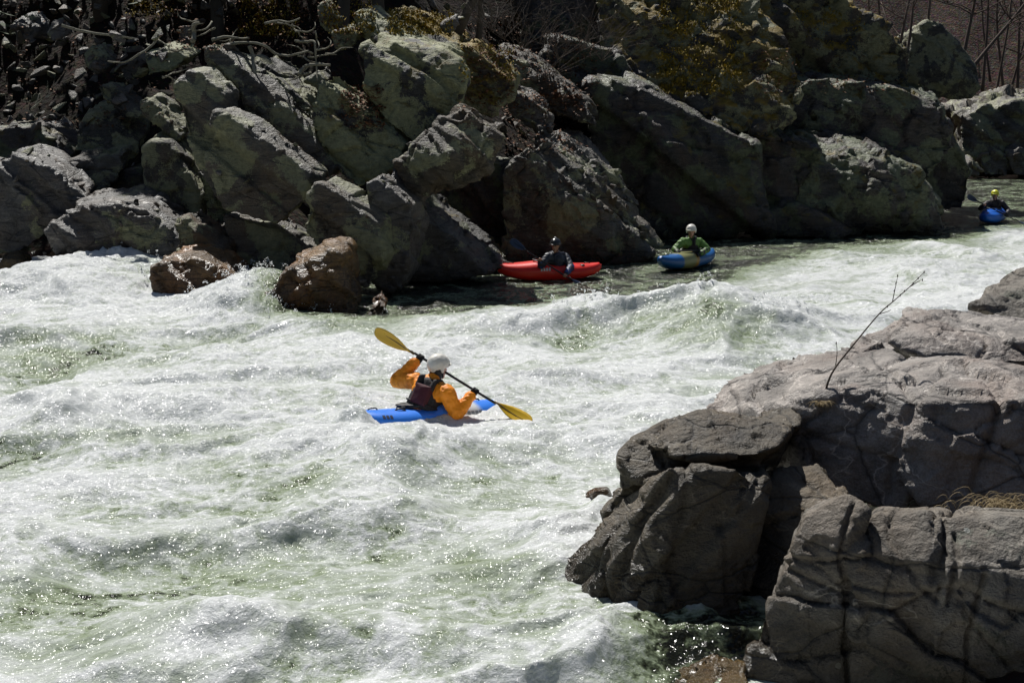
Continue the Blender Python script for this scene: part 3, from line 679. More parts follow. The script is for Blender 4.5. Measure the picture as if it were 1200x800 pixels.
swell = np.clip(N2(0.28, 0.55, 2, 76, True, wp * 0.7, rot=0.25, gain=0.35), -0.55, 1)      # standing waves, long across the current
swell = sstep(-0.55, 1.0, swell) * 2 - 1
Z = turb * 0.12 * swell
# named waves: px, py, rx, ry (pixels), height, ragged
WAVES = [(150, 345, 175, 20, 0.86), (300, 364, 70, 16, 0.64), (390, 388, 70, 12, 0.22), (250, 395, 60, 12, -0.30), (70, 425, 130, 22, -0.45), (20, 390, 60, 12, 0.15),
         (690, 374, 60, 14, 0.55), (830, 388, 85, 18, 0.82), (920, 380, 50, 14, 0.2), (800, 425, 120, 12, -0.14), (560, 388, 110, 12, 0.38), (500, 425, 110, 10, -0.14), (640, 440, 60, 12, 0.15),
         (250, 470, 150, 14, 0.32), (60, 500, 90, 18, 0.34), (60, 545, 80, 12, -0.15), (330, 520, 120, 14, 0.16), (470, 540, 70, 16, 0.28), (560, 560, 40, 20, 0.06),
         (170, 640, 160, 45, -0.14), (500, 640, 90, 30, -0.16), (430, 600, 60, 14, 0.16), (580, 690, 80, 26, -0.12), (640, 620, 45, 30, 0.12), (280, 735, 160, 22, 0.34), (470, 750, 120, 26, 0.14),
         (265, 790, 60, 14, -0.22), (130, 770, 70, 20, 0.16), (700, 760, 50, 26, 0.14), (960, 340, 90, 14, 0.14), (1060, 320, 90, 10, 0.12), (520, 510, 100, 10, 0.05)]
for px, py, rx, ry, h in WAVES:
    e = ell(WX + wp2[:, 0].reshape(sh) * 0.5, WY + wp[:, 1].reshape(sh) * 0.9, px, py, rx, ry)
    Z += (1.0 * h if h > 0 else 0.8 * h) * e
KAY = [(-0.95, 15.8, 1.25, 1.1), (1.05, 29.0, 1.5, 0.8), (4.0, 30.9, 1.2, 0.8), (15.0, 40.5, 1.1, 1.2)]
flat = np.ones(sh)
for kx, ky, ax, ay in KAY:
    flat *= 1 - 0.85 * np.exp(-(((WX - kx) / ax) ** 2 + ((WY - ky) / ay) ** 2) ** 2)
Z *= (0.15 + 0.85 * flat)
def soft(r): return np.maximum(r, -0.25 + 0.25 * r)
wm = np.stack([N2(0.7, 1.0, 4, 91).ravel(), N2(0.7, 1.0, 4, 92).ravel(), np.zeros(WX.size)], 1) * 1.5
streak = N2(0.55, 2.6, 5, 93, False, wm * 0.8, 0.32, 0.6)
marble = N2(1.1, 1.9, 5, 90, True, wm, 0.3, 0.6)                                  # streaked, folded foam
ridge1 = soft(N2(0.9, 1.4, 3, 77, True, wp, 0.25, 0.38))
ridge2 = soft(N2(2.9, 3.8, 4, 78, True, wp2, 0.2, 0.55))
ridge3 = soft(N2(8.0, 9.0, 3, 79, True, wp2, -0.3, 0.6))
lump = N2(5.5, 6.0, 3, 80, False, wp2)
act = turb * (0.5 + 0.5 * sstep(-0.5, 0.6, swell))
crest = sstep(0.08, 0.45, Z)
bil = -N2(2.1, 2.6, 3, 95, True, wp2, 0.1, 0.5)
Z += turb * (0.020 + 0.055 * crest) * bil * flat
Z += act * (0.085 * ridge1 + 0.030 * ridge2 + 0.007 * ridge3 + 0.005 * lump + 0.02 * marble) * (0.45 + 0.55 * flat)
Z += calm * (0.036 * N2(2.2, 2.8, 3, 82, True, wp) + 0.020 * N2(6, 7, 3, 83, True, wp2))
Z -= 0.04
def seg_d(a, b): 
    ex, ey = b[0] - a[0], b[1] - a[1]; tt = np.clip(((WX - a[0]) * ex + (WY - a[1]) * ey) / (ex * ex + ey * ey), 0, 1)
    return np.hypot(WX - a[0] - ex * tt, WY - a[1] - ey * tt)
ks, kb = at(415, 500, 15.30), at(577, 488, 16.35)
wash = np.exp(-(seg_d((ks[0] + .10, ks[1] - .26), (kb[0] + .22, kb[1] - .20)) / 0.15) ** 2) * (0.75 + 0.6 * ridge2)
Z += 0.05 * wash
sx_, sy_, _ = at(416, 496, 15.28)
Z += 0.22 * np.exp(-((WX - sx_ - 0.02) / 0.22) ** 2 - ((WY - sy_ + 0.02) / 0.20) ** 2) * (1 + 0.5 * ridge2)

# how much air: 0 clear dark water, about 0.4 green water full of bubbles, 1 white foam
air = 0.68 + 0.13 * swell + 0.16 * N2(0.45, 0.7, 3, 87, False, wp)
GREEN = [(170, 640, 150, 60, 0.34), (330, 590, 70, 18, 0.30), (110, 690, 120, 30, 0.30), (540, 640, 60, 36, 0.30), (430, 625, 50, 14, 0.28), (500, 690, 130, 40, 0.22), (690, 398, 26, 12, 0.34), (830, 398, 60, 14, 0.34), (900, 410, 50, 12, 0.16),
         (210, 520, 120, 22, 0.22), (480, 445, 60, 12, 0.20), (370, 470, 90, 14, 0.14), (620, 440, 70, 20, 0.16), (640, 520, 60, 16, 0.18), (170, 350, 60, 10, 0.20), (760, 450, 90, 18, 0.14), (270, 560, 80, 16, 0.20), (700, 640, 30, 40, 0.14), (980, 350, 90, 12, 0.12), (330, 690, 60, 22, 0.16)]
DARK = [(70, 412, 130, 22, 0.55), (265, 392, 60, 14, 0.45), (20, 455, 60, 14, 0.4), (20, 530, 50, 16, 0.45), (560, 400, 50, 12, 0.25), (590, 660, 60, 34, 0.30), (600, 740, 110, 36, 0.30), (480, 660, 60, 20, 0.22), (270, 792, 45, 12, 0.55), (360, 790, 18, 10, 0.5), (565, 565, 32, 18, 0.4), (800, 785, 70, 40, 0.55), (700, 740, 40, 24, 0.25), (660, 700, 60, 30, 0.2), (530, 410, 50, 10, 0.2), (640, 570, 50, 12, 0.12), (1120, 300, 120, 10, 0.15), (960, 300, 120, 10, 0.25), (1060, 285, 60, 8, 0.25)]  # dark patches; the one at the near rocks paints their shade
wxr, wyr = wp2[:, 0].reshape(sh), wp2[:, 1].reshape(sh)
for px, py, rx, ry, h in GREEN: air -= 1.35 * h * ell(WX + wxr * 0.8, WY + wyr * 2.0, px, py, rx, ry)
for px, py, rx, ry, h in DARK: air -= h * 0.85 * ell(WX + wxr * 0.8, WY + wyr * 2.0, px, py, rx, ry)
pocket = np.clip(ell(WX, WY, 830, 752, 70, 34) + 1.2 * ell(WX, WY, 868, 722, 46, 26), 0, 1.2)  # shade between the near rocks, painted as dark water without foam
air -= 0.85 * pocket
air = air * (1 - calm) + calm * 0.0
air += (0.20 * marble + 0.14 * ridge1 + 0.20 * ridge2 + 0.08 * lump + 0.07 * ridge3 + 0.42 * streak) * (1 - 0.82 * calm)
air += 0.22 * crest * (1 - calm) + 0.10 * crest * bil
air += 0.25 * wash
air += 0.16 * calm * (N2(1.2, 2.0, 4, 86, True, wp) > 0.35)
air = np.maximum(air, 0.20 * (1 - calm) * np.clip(1 - pocket, 0, 1))
air = np.clip(air, 0, 1)
calm_v = calm

WATER_Z = (WX, WY, Z)
me = grid_mesh("river", WX, WY, Z)
a1 = me.attributes.new("air", 'FLOAT', 'POINT'); a1.data.foreach_set("value", air.astype(np.float32).ravel())
a2 = me.attributes.new("calm", 'FLOAT', 'POINT'); a2.data.foreach_set("value", calm_v.astype(np.float32).ravel())

def water_mat():
    t = NT("white_water")
    P = t.pos()
    air = t.node("ShaderNodeAttribute", attribute_name="air").outputs["Fac"]
    cal = t.node("ShaderNodeAttribute", attribute_name="calm").outputs["Fac"]
    wv = t.mixc(0.20, P, t.node("ShaderNodeTexNoise", Vector=P, Scale=2.5, Detail=3.0).outputs["Color"], 'ADD')
    n1 = t.noise(wv, 8.0, 6, 0.62, 0.12)
    n2 = t.noise(P, 34.0, 5, 0.7)
    fil = t.noise(t.mapped(wv, rot=(0, 0, 0.3), scale=(0.8, 1.4, 1)), 3.2, 4, 0.55, 0.5)                    # folded streaks of foam
    fil = t.ramp(t.math('ABSOLUTE', t.math('SUBTRACT', fil, 0.5)), [(0.0, 1.0), (0.07, 0.35), (0.2, 0.0)])
    k = t.math('ADD', t.math('MULTIPLY', t.math('SUBTRACT', n1, 0.5), 1.6), t.math('MULTIPLY', t.math('SUBTRACT', n2, 0.5), 0.85))
    k = t.math('ADD', k, t.math('MULTIPLY', t.math('SUBTRACT', fil, 0.25), 0.42))
    k = t.math('MULTIPLY', k, t.math('SUBTRACT', 1.0, t.math('MULTIPLY', cal, 0.8)))
    calmer = t.ramp(t.noise(t.mapped(P, scale=(0.6, 1, 1)), 0.8, 3, 0.6), [(0.40, 0.25), (0.60, 1.0)])          # glassy tongues between the broken water
    k = t.math('MULTIPLY', k, calmer)
    a = t.math('ADD', air, k)
    col = t.ramp(t.math('MULTIPLY', a, 0.8), [(0.03, (0.012, 0.013, 0.009)), (0.14, (0.078, 0.095, 0.055)), (0.27, (0.29, 0.345, 0.225)), (0.48, (0.51, 0.56, 0.475)), (0.84, (0.86, 0.88, 0.875))])
    h = t.math('ADD', t.math('MULTIPLY', n1, 0.9), t.math('MULTIPLY', n2, 0.28))
    h2 = t.math('ADD', t.math('MULTIPLY', t.noise(P, 13.0, 1.0, 0.5), 1.0), t.math('MULTIPLY', t.noise(P, 34.0, 0.5, 0.5), 0.30))
    bs = t.math('SUBTRACT', 1.0, t.math('MULTIPLY', cal, 0.35))
    soft_n = t.node("ShaderNodeBump", Height=h, Strength=0.85, Distance=0.05).outputs[0]
    film_n = t.node("ShaderNodeBump", Height=h2, Strength=t.math('ADD', 0.5, t.math('MULTIPLY', t.math('MAXIMUM', calmer, cal), 0.5)), Distance=0.075).outputs[0]      # the wet film that throws the glints
    wat_ = t.bsdf(Base_Color=col, Roughness=0.7, Normal=soft_n, Specular_IOR_Level=0.0, Coat_Weight=t.ramp(a, [(0.15, 1.0), (0.35, 0.7), (0.9, 0.55)]), Coat_Roughness=t.ramp(a, [(0.2, 0.17), (0.9, 0.20)]), Coat_IOR=1.333, Coat_Normal=film_n)
    tr = t.node("ShaderNodeBsdfTranslucent", Color=t.mixc(1.0, col, (0.95, 1.0, 0.82), 'MULTIPLY'), Normal=soft_n).outputs[0]
    mx = t.node("ShaderNodeMixShader", Fac=t.ramp(a, [(0.2, 0.0), (0.5, 0.22)]))
    t.l.new(wat_, mx.inputs[1]); t.l.new(tr, mx.inputs[2])
    return t.done(mx.outputs[0])
M_WATER = water_mat()
river = link_mesh("river", me, M_WATER)
tag(river, "white water rapids of the river between the banks", kind="structure")

def water_z(x, y):
    r = int(np.clip(np.searchsorted(yy, y), 0, NR - 1))
    c = int(np.clip(round((x / (yy[r] * 0.47 + 1.6) + 1) / 2 * (NC - 1)), 0, NC - 1))
    return float(Z[r, c])

# ---- spray thrown up by the breaking waves
def spray():
    hot = [(300, 352, 1.0), (250, 356, 1.0), (205, 338, .9), (335, 368, 1.0), (275, 362, 1.0), (355, 372, .9), (690, 374, .6), (830, 376, .7), (780, 380, .6), (900, 382, .5), (150, 335, .7), (60, 330, .6), (230, 345, 1.), (310, 366, 1.)]
    C, S_ = [], []
    for px, py, h in hot:
        c = wat(px, py)
        for j in range(26):                                   # each throw is a short arc of drops
            b = c + np.array([RNG.normal(0, .55), RNG.normal(0, .45), 0]); b[2] = water_z(b[0], b[1])
            a = RNG.uniform(0, 6.28); vx, vy, vz = .5 * math.cos(a), .4 * math.sin(a), RNG.uniform(.8, 2.1) * math.sqrt(h)
            k = RNG.integers(6, 22); tt = np.sort(RNG.uniform(.02, 2 * vz / 9.8 * .9, k))
            q = np.stack([b[0] + vx * tt, b[1] + vy * tt, b[2] + vz * tt - 4.9 * tt * tt], 1) + RNG.normal(0, .012, (k, 3))
            C.append(q); S_.append(RNG.uniform(.35, 1.0, k) ** 2 * .011 * (c[1] / 22 + .35))
    c = np.concatenate(C); r = np.concatenate(S_); m = len(c)
    base = np.array([[1,1,1],[-1,-1,1],[-1,1,-1],[1,-1,-1]]) * 0.75
    F = np.array([[0,1,3],[0,2,1],[0,3,2],[1,2,3]])
    V = (c[:, None, :] + base[None] * r[:, None, None]).reshape(-1, 3)
    FF = (F[None] + (np.arange(m) * 4)[:, None, None]).reshape(-1, 3)
    t = NT("spray_drops")
    bs = t.bsdf(Base_Color=(0.85, 0.87, 0.88), Roughness=0.1)
    tr = t.node("ShaderNodeBsdfTranslucent", Color=(0.95, 0.96, 0.96, 1)).outputs[0]
    mx = t.node("ShaderNodeMixShader", Fac=0.8); t.l.new(bs, mx.inputs[1]); t.l.new(tr, mx.inputs[2])
    o = link_mesh("spray", np_mesh("spray", V, FF, False), t.done(mx.outputs[0]))
    tag(o, "fine white spray drops flying over the breaking waves", kind="stuff")
spray()

# ------------------------------------------------------------------ small builders
def tube_geo(points, radii, sides=7, sub=4):
    p = np.array(points, float); r = np.array(radii, float)
    n = len(p)
    if sub > 1 and n > 2:
        q, rr = [], []
        for i in range(n - 1):
            p0, p1, p2, p3 = p[max(i - 1, 0)], p[i], p[i + 1], p[min(i + 2, n - 1)]
            for k in range(sub):
                t = k / sub
                q.append(0.5 * ((2 * p1) + (-p0 + p2) * t + (2 * p0 - 5 * p1 + 4 * p2 - p3) * t * t + (-p0 + 3 * p1 - 3 * p2 + p3) * t ** 3))
                rr.append(r[i] + (r[i + 1] - r[i]) * t)
        q.append(p[-1]); rr.append(r[-1]); p = np.array(q); r = np.array(rr)
    n = len(p)
    tang = np.gradient(p, axis=0); tang /= np.linalg.norm(tang, axis=1)[:, None] + 1e-9
    ref = np.array([0.3, 0.9, 0.2])
    V = []
    for i in range(n):
        a = np.cross(tang[i], ref); a /= np.linalg.norm(a) + 1e-9
        b = np.cross(tang[i], a)
        for k in range(sides):
            th = 2 * math.pi * k / sides
            V.append(p[i] + r[i] * (math.cos(th) * a + math.sin(th) * b))
    F = []
    for i in range(n - 1):
        for k in range(sides):
            k2 = (k + 1) % sides
            F.append((i * sides + k, i * sides + k2, (i + 1) * sides + k2, (i + 1) * sides + k))
    V.append(p[0]); V.append(p[-1]); c0, c1 = len(V) - 2, len(V) - 1
    for k in range(sides):
        F.append((c0, (k + 1) % sides, k, k)); F.append((c1, (n - 1) * sides + k, (n - 1) * sides + (k + 1) % sides, (n - 1) * sides + (k + 1) % sides))
    return V, F
class Geo:
    def __init__(s): s.V, s.F = [], []
    def add(s, V, F):
        o = len(s.V); s.V += [tuple(v) for v in V]
        for f in F:
            g = []
            for i in f:
                if not g or g[-1] != i + o: g.append(i + o)
            if g[0] == g[-1]: g.pop()
            s.F.append(g)
    def tube(s, *a, **k): s.add(*tube_geo(*a, **k))
    def build(s, name, mat, parent=None, smooth=True, origin=None):
        v = np.array(s.V)
        if origin is not None: v = v - np.array(origin)
        me = np_mesh(name, v, s.F, smooth)
        return link_mesh(name, me, mat, parent, None if parent is not None and origin is None else (origin if origin is not None else None))

FIB = []
for i in range(70):
    zf = 1 - 2 * (i + 0.5) / 70; rf = math.sqrt(1 - zf * zf); ph = i * 2.399963
    FIB.append((rf * math.cos(ph), rf * math.sin(ph), zf))
FIB = np.array(FIB)
def ball(c, r): return np.array(c) + FIB * r
def ellb(c, ax, rad):                              # ellipsoid with axes ax (3 unit rows) and radii
    return np.array(c) + (FIB * np.array(rad)) @ np.array(ax)
def cap(a, ra, b, rb): return np.concatenate([ball(a, ra), ball(b, rb)])
def unit(v): v = np.array(v, float); return v / (np.linalg.norm(v) + 1e-12)
def skin(name, hulls, voxel, mat, parent, relaxn=2, wrinkle=0.0, wfreq=9.0, seed=0):
    me = hull_union(hulls, voxel, name)
    relax(me, relaxn)
    if wrinkle:
        v = get_verts(me).astype(np.float64); nr = get_normals(me)
        set_verts(me, v + nr * (wrinkle * (fbm(v * wfreq + seed, 4, seed, 0.55, True)))[:, None])
    return link_mesh(name, me, mat, parent)

# ------------------------------------------------------------------ boats and paddlers: materials
def boat_mat(name, base, second=None, lo=0, hi=0, third=None, tlo=0, thi=0):
    t = NT(name)
    P = t.node("ShaderNodeTexCoord").outputs["Object"]
    x = t.math('ADD', t.sep(P)[0], t.math('MULTIPLY', t.math('SUBTRACT', t.noise(P, 3.0, 3), 0.5), 0.18))
    col = (*base,)
    c = None
    if second:
        m = t.math('MULTIPLY', t.ramp(t.math('MULTIPLY', t.math('SUBTRACT', x, lo), 5.0), [(0.3, 0.0), (0.7, 1.0)]), t.ramp(t.math('MULTIPLY', t.math('SUBTRACT', hi, x), 5.0), [(0.3, 0.0), (0.7, 1.0)]))
        c = t.mixc(m, base, second)
    if third:
        m = t.math('MULTIPLY', t.ramp(t.math('MULTIPLY', t.math('SUBTRACT', x, tlo), 5.0), [(0.3, 0.0), (0.7, 1.0)]), t.ramp(t.math('MULTIPLY', t.math('SUBTRACT', thi, x), 5.0), [(0.3, 0.0), (0.7, 1.0)]))
        c = t.mixc(m, c, third)
    n = t.noise(P, 22, 6, 0.7)
    sc = t.noise(t.mapped(P, scale=(1, 12, 12)), 6, 5, 0.7)
    c = t.mixc(t.ramp(sc, [(0.62, 0.0), (0.7, 0.25)]), c if c is not None else base, (0.5, 0.5, 0.5))
    return t.done(t.bsdf(Base_Color=c, Roughness=t.math('ADD', 0.22, t.math('MULTIPLY', n, 0.22)), Specular_IOR_Level=0.5, Normal=t.bump(n, 0.15, 0.01)))
MP = dict(
    blue=boat_mat("blue_white_plastic", (0.04, 0.23, 0.86), (0.60, 0.64, 0.66), 0.12, 0.74),
    red=boat_mat("red_plastic", (0.78, 0.025, 0.014)),
    tri=boat_mat("blue_olive_plastic", (0.015, 0.11, 0.33), (0.24, 0.24, 0.10), -0.12, 0.62, (0.45, 0.24, 0.04), -0.15, 0.18),
    blue2=boat_mat("bright_blue_plastic", (0.015, 0.13, 0.58)),
    black=plain_mat("black_neoprene", (0.012, 0.012, 0.014), 0.6, 0.3, 14, 0.2),
    vest=plain_mat("black_vest_cloth", (0.018, 0.016, 0.017), 0.75, 0.3, 14, 0.4),
    maroon=plain_mat("maroon_vest_cloth", (0.065, 0.008, 0.014), 0.75, 0.3, 14, 0.4),
    orange=plain_mat("orange_shell_cloth", (0.98, 0.29, 0.004), 0.6, 0.12, 10, 0.3),
    navy=plain_mat("navy_shell_cloth", (0.012, 0.017, 0.038), 0.55, 0.3, 10, 0.3),
    bluecuff=plain_mat("blue_sleeve_cloth", (0.015, 0.06, 0.28), 0.55, 0.2, 10, 0.3),
    grey=plain_mat("grey_shell_cloth", (0.035, 0.04, 0.055), 0.55, 0.3, 10, 0.3),
    green=plain_mat("lime_green_shell_cloth", (0.10, 0.21, 0.04), 0.6, 0.15, 10, 0.3),
    darkjkt=plain_mat("dark_shell_cloth", (0.02, 0.015, 0.018), 0.55, 0.3, 10, 0.3),
    skin=plain_mat("skin", (0.42, 0.22, 0.15), 0.5, 0.12, 20),
    whelm=plain_mat("white_helmet_shell", (0.66, 0.64, 0.58), 0.45, 0.10, 6),
    bhelm=plain_mat("black_helmet_shell", (0.02, 0.022, 0.026), 0.3, 0.2, 6),
    yhelm=plain_mat("yellow_helmet_shell", (0.66, 0.64, 0.03), 0.4, 0.1, 6),
    shaft=plain_mat("carbon_shaft", (0.012, 0.012, 0.013), 0.35, 0.2, 20),
    yblade=plain_mat("yellow_paddle_blade", (0.58, 0.36, 0.01), 0.3, 0.10, 7),
    brown=plain_mat("brown_blade_rib", (0.12, 0.07, 0.012), 0.4, 0.2, 7),
    dblade=plain_mat("dark_blue_paddle_blade", (0.03, 0.045, 0.085), 0.3, 0.2, 7),
    label=plain_mat("white_print", (0.6, 0.6, 0.6), 0.5, 0.1, 7),
    ink=plain_mat("dark_print", (0.01, 0.015, 0.05), 0.5, 0.1, 7),
    greyink=plain_mat("grey_print", (0.25, 0.28, 0.30), 0.5, 0.1, 7),
    yellow=plain_mat("yellow_green_strap", (0.50, 0.46, 0.04), 0.5, 0.1, 7),
    metal=plain_mat("dark_fitting", (0.03, 0.03, 0.03), 0.35, 0.1, 7))

def kayak(name, label, stern, bow, L, W, mat, roll=0.0, depth=0.30, deckh=0.20, seat_t=-0.06, up_ends=0.10, fullness=2.8, taper=0.45):
    """x runs to the bow; local z = 0 is the waterline"""
    stern, bow = np.array(stern), np.array(bow)
    f = unit(bow - stern); side = unit(np.cross([0, 0, 1], f)); up = np.cross(f, side)
    M = Matrix(((f[0], side[0], up[0]), (f[1], side[1], up[1]), (f[2], side[2], up[2]))).to_4x4() @ Matrix.Rotation(roll, 4, 'X')
    e = empty(name, tuple((stern + bow) / 2))
    e.rotation_euler = M.to_euler()
    tag(e, label, "kayak", "kayaks on the river")
    ns, nk = 49, 36
    V = []
    def prof(t):
        w = W / 2 * max(0.0, 1 - abs(t) ** fullness) ** 0.62
        zb = -0.10 + up_ends * abs(t) ** 2.6 + 0.06 * abs(t) ** 6
        zd = deckh * (1 - taper * abs(t) ** 1.6) + (0.06 if t > 0 else 0.0) * (1 - abs(t)) + up_ends * 0.8 * abs(t) ** 3
        zg = zb + (zd - zb) * 0.52
        return w, zb, zd, zg
    for i in range(ns):
        t = -1 + 2 * i / (ns - 1)
        tt = math.copysign(1 - (1 - abs(t)) ** 1.25, t) * 0.995
        w, zb, zd, zg = prof(tt)
        w = max(w, 0.012)
        if abs(tt) > 0.97: zb, zd = zg - (zg - zb) * 0.5, zg + (zd - zg) * 0.5
        for k in range(nk):
            th = 2 * math.pi * k / nk
            c, s = math.cos(th), math.sin(th)
            y = w * math.copysign(abs(c) ** 0.72, c)
            z = zg + (zd - zg) * abs(s) ** 1.05 if s >= 0 else zg - (zg - zb) * abs(s) ** 0.62
            V.append((tt * L / 2, y, z))
    F = []
    for i in range(ns - 1):
        for k in range(nk):
            k2 = (k + 1) % nk
            F.append([i * nk + k, (i + 1) * nk + k, (i + 1) * nk + k2, i * nk + k2])
    F.append(list(range(nk))); F.append([(ns - 1) * nk + k for k in reversed(range(nk))])
    me = np_mesh("hull", np.array(V), F)
    hull = link_mesh("hull", me, mat, e, (0, 0, 0))
    # cockpit rim
    g = Geo()
    cx = seat_t * L / 2; _, _, zd, _ = prof(seat_t)
    ring = [(cx + 0.40 * math.cos(a) + 0.06, 0.225 * math.sin(a), zd + 0.035 + 0.03 * math.cos(a)) for a in np.linspace(0, 2 * math.pi, 29)]
    g.tube(ring, [0.016] * 29, 6, 1)
    g.build("cockpit_rim", MP["metal"], e, origin=(0, 0, 0))
    # grab handles, front and back
    for s in (-1, 1):
        hx = s * L * 0.36; w, zb, zd2, zg = prof(s * 0.72)
        g = Geo()
        g.tube([(hx - 0.07, 0, zd2 - 0.012), (hx - 0.045, 0, zd2 + 0.018), (hx + 0.045, 0, zd2 + 0.018), (hx + 0.07, 0, zd2 - 0.02)], [0.010] * 4, 6, 3)
        g.build("grab_handle", MP["metal"], e, origin=(0, 0, 0))
    return e, prof, cx

def kayak_strip(e, prof, L, name, mat, x0, x1, side, f0, f1, glyphs=0):
    """printed mark lying on the hull's side, following its curve; f runs from the gunwale (0) to the deck (1)"""
    g = Geo()
    def pt(x, f):
        w, zb, zd, zg = prof(x / (L / 2)); s = max(0, f); th = math.asin(min(1, s ** (1 / 1.05)))
        return (x, side * (w * math.cos(th) ** 0.72 + 0.004), zg + (zd - zg) * f + 0.004)
    n = max(glyphs, 1)
    for j in range(n):
        a = x0 + (x1 - x0) * j / n; b = x0 + (x1 - x0) * (j + (0.72 if glyphs else 1)) / n
        k = 4
        V = []; F = []
        for i in range(k + 1):
            x = a + (b - a) * i / k
            V += [pt(x, f0), pt(x, (f0 + f1) / 2), pt(x, f1)]
        for i in range(k):
            for r in range(2):
                q = [i * 3 + r, (i + 1) * 3 + r, (i + 1) * 3 + r + 1, i * 3 + r + 1]
                F.append(q if side < 0 else q[::-1])
        g.add(V, F)
    return g.build(name, mat, e, origin=(0, 0, 0))

def blade_geo(tip, throat, nrm, width, curve=0.03, thick=0.008):
    """paddle blade: asymmetrical spoon outline with thickness"""
    tip, throat = np.array(tip), np.array(throat)
    a = unit(tip - throat); L = np.linalg.norm(tip - throat)
    n = unit(np.array(nrm) - a * np.dot(nrm, a)); s = np.cross(a, n)
    prof = [(0, 0.10), (0.08, 0.18), (0.2, 0.46), (0.38, 0.80), (0.58, 0.98), (0.75, 1.0), (0.88, 0.88), (0.96, 0.62), (1.0, 0.28)]
    V, F = [], []
    m = 7
    for u, w in prof:
        for sg in (1, -1):
            for k in range(m):
                q = -1 + 2 * k / (m - 1)
                wid = width / 2 * w * (1.0 if q < 0 else 0.88)
                off = n * (curve * (u - 0.5) ** 2 * 4 + 0.02 * q * q * w + sg * thick / 2 * (1 - 0.75 * q * q))
                V.append(throat + a * (u * L) + s * (q * wid) + off)
    R_ = 2 * m
    for i in range(len(prof) - 1):
        for k in range(m - 1):
            F.append((i * R_ + k, i * R_ + k + 1, (i + 1) * R_ + k + 1, (i + 1) * R_ + k))
            F.append((i * R_ + m + k + 1, i * R_ + m + k, (i + 1) * R_ + m + k, (i + 1) * R_ + m + k + 1))
        F.append((i * R_ + m, i * R_, (i + 1) * R_, (i + 1) * R_ + m))
        F.append((i * R_ + m - 1, i * R_ + 2 * m - 1, (i + 1) * R_ + 2 * m - 1, (i + 1) * R_ + m - 1))
    F.append(tuple(range(m - 1, -1, -1)) + tuple(range(m, 2 * m)))
    l = (len(prof) - 1) * R_
    F.append(tuple(range(l, l + m)) + tuple(range(l + 2 * m - 1, l + m - 1, -1)))
    return V, F
def rib_geo(tip, throat, nrm, u0, u1, r):
    tip, throat = np.array(tip), np.array(throat)
    n = unit(nrm)
    P_ = [throat + (tip - throat) * u + n * 0.030 * ((u - 0.5) ** 2 * 4) for u in np.linspace(u0, u1, 6)]
    return tube_geo(P_, np.linspace(r, r * 0.35, 6), 6, 1)
def paddle(name, label, t1, th1, th2, t2, n1, n2, bm, w=0.20, rib=None):
    c = (np.array(th1) + np.array(th2)) / 2
    e = empty(name, tuple(c)); tag(e, label, "paddle", "kayak paddles")
    g = Geo(); g.tube([th1, (np.array(th1) + np.array(th2)) / 2, th2], [0.0165, 0.0165, 0.0165], 10, 6); g.build("shaft", MP["shaft"], e)
    for tp, th, n in ((t1, th1, n1), (t2, th2, n2)):
        g = Geo(); g.add(*blade_geo(tp, th, n, w)); b = g.build("blade", bm, e)
        g = Geo(); g.add(*rib_geo(tp, th, n, -0.05, 0.80, 0.017))
        r = g.build("blade_rib", rib or MP["shaft"], None)
        r.parent = b; r.location = (0, 0, 0)
        r.location = Vector((0, 0, 0))
    return e

def hand_hulls(c, axis, wrist_dir, r=0.019, flip=1):
    """a hand closed round a shaft at c: palm, four fingers, thumb"""
    a = unit(axis); w = unit(np.array(wrist_dir) - a * np.dot(wrist_dir, a)); n = np.cross(a, w) * flip
    c = np.array(c)
    H = [np.concatenate([ball(c + w * 0.036 + a * k * 0.034 + n * 0.004, 0.014) for k in (-1, 1)] + [ball(c + w * 0.095 + a * k * 0.022, 0.017) for k in (-1, 1)])]
    lens = (250, 275, 262, 225)
    for i in range(4):
        o = a * (i - 1.5) * 0.0215
        angs = np.radians(np.linspace(35, lens[i], 5))
        P_ = [c + o + (w * math.cos(t) + n * math.sin(t)) * (r + 0.012) for t in angs]
        for p, q, k in zip(P_[:-1], P_[1:], range(4)): H.append(cap(p, 0.0105 - k * 0.0006, q, 0.0100 - k * 0.0006))
    T = [c + w * 0.055 - a * 0.034, c + w * 0.026 - n * 0.026 - a * 0.036, c - w * 0.006 - n * 0.031 - a * 0.026, c - w * 0.028 - n * 0.012 - a * 0.016]
    for p, q in zip(T[:-1], T[1:]): H.append(cap(p, 0.0125, q, 0.0105))
    return H

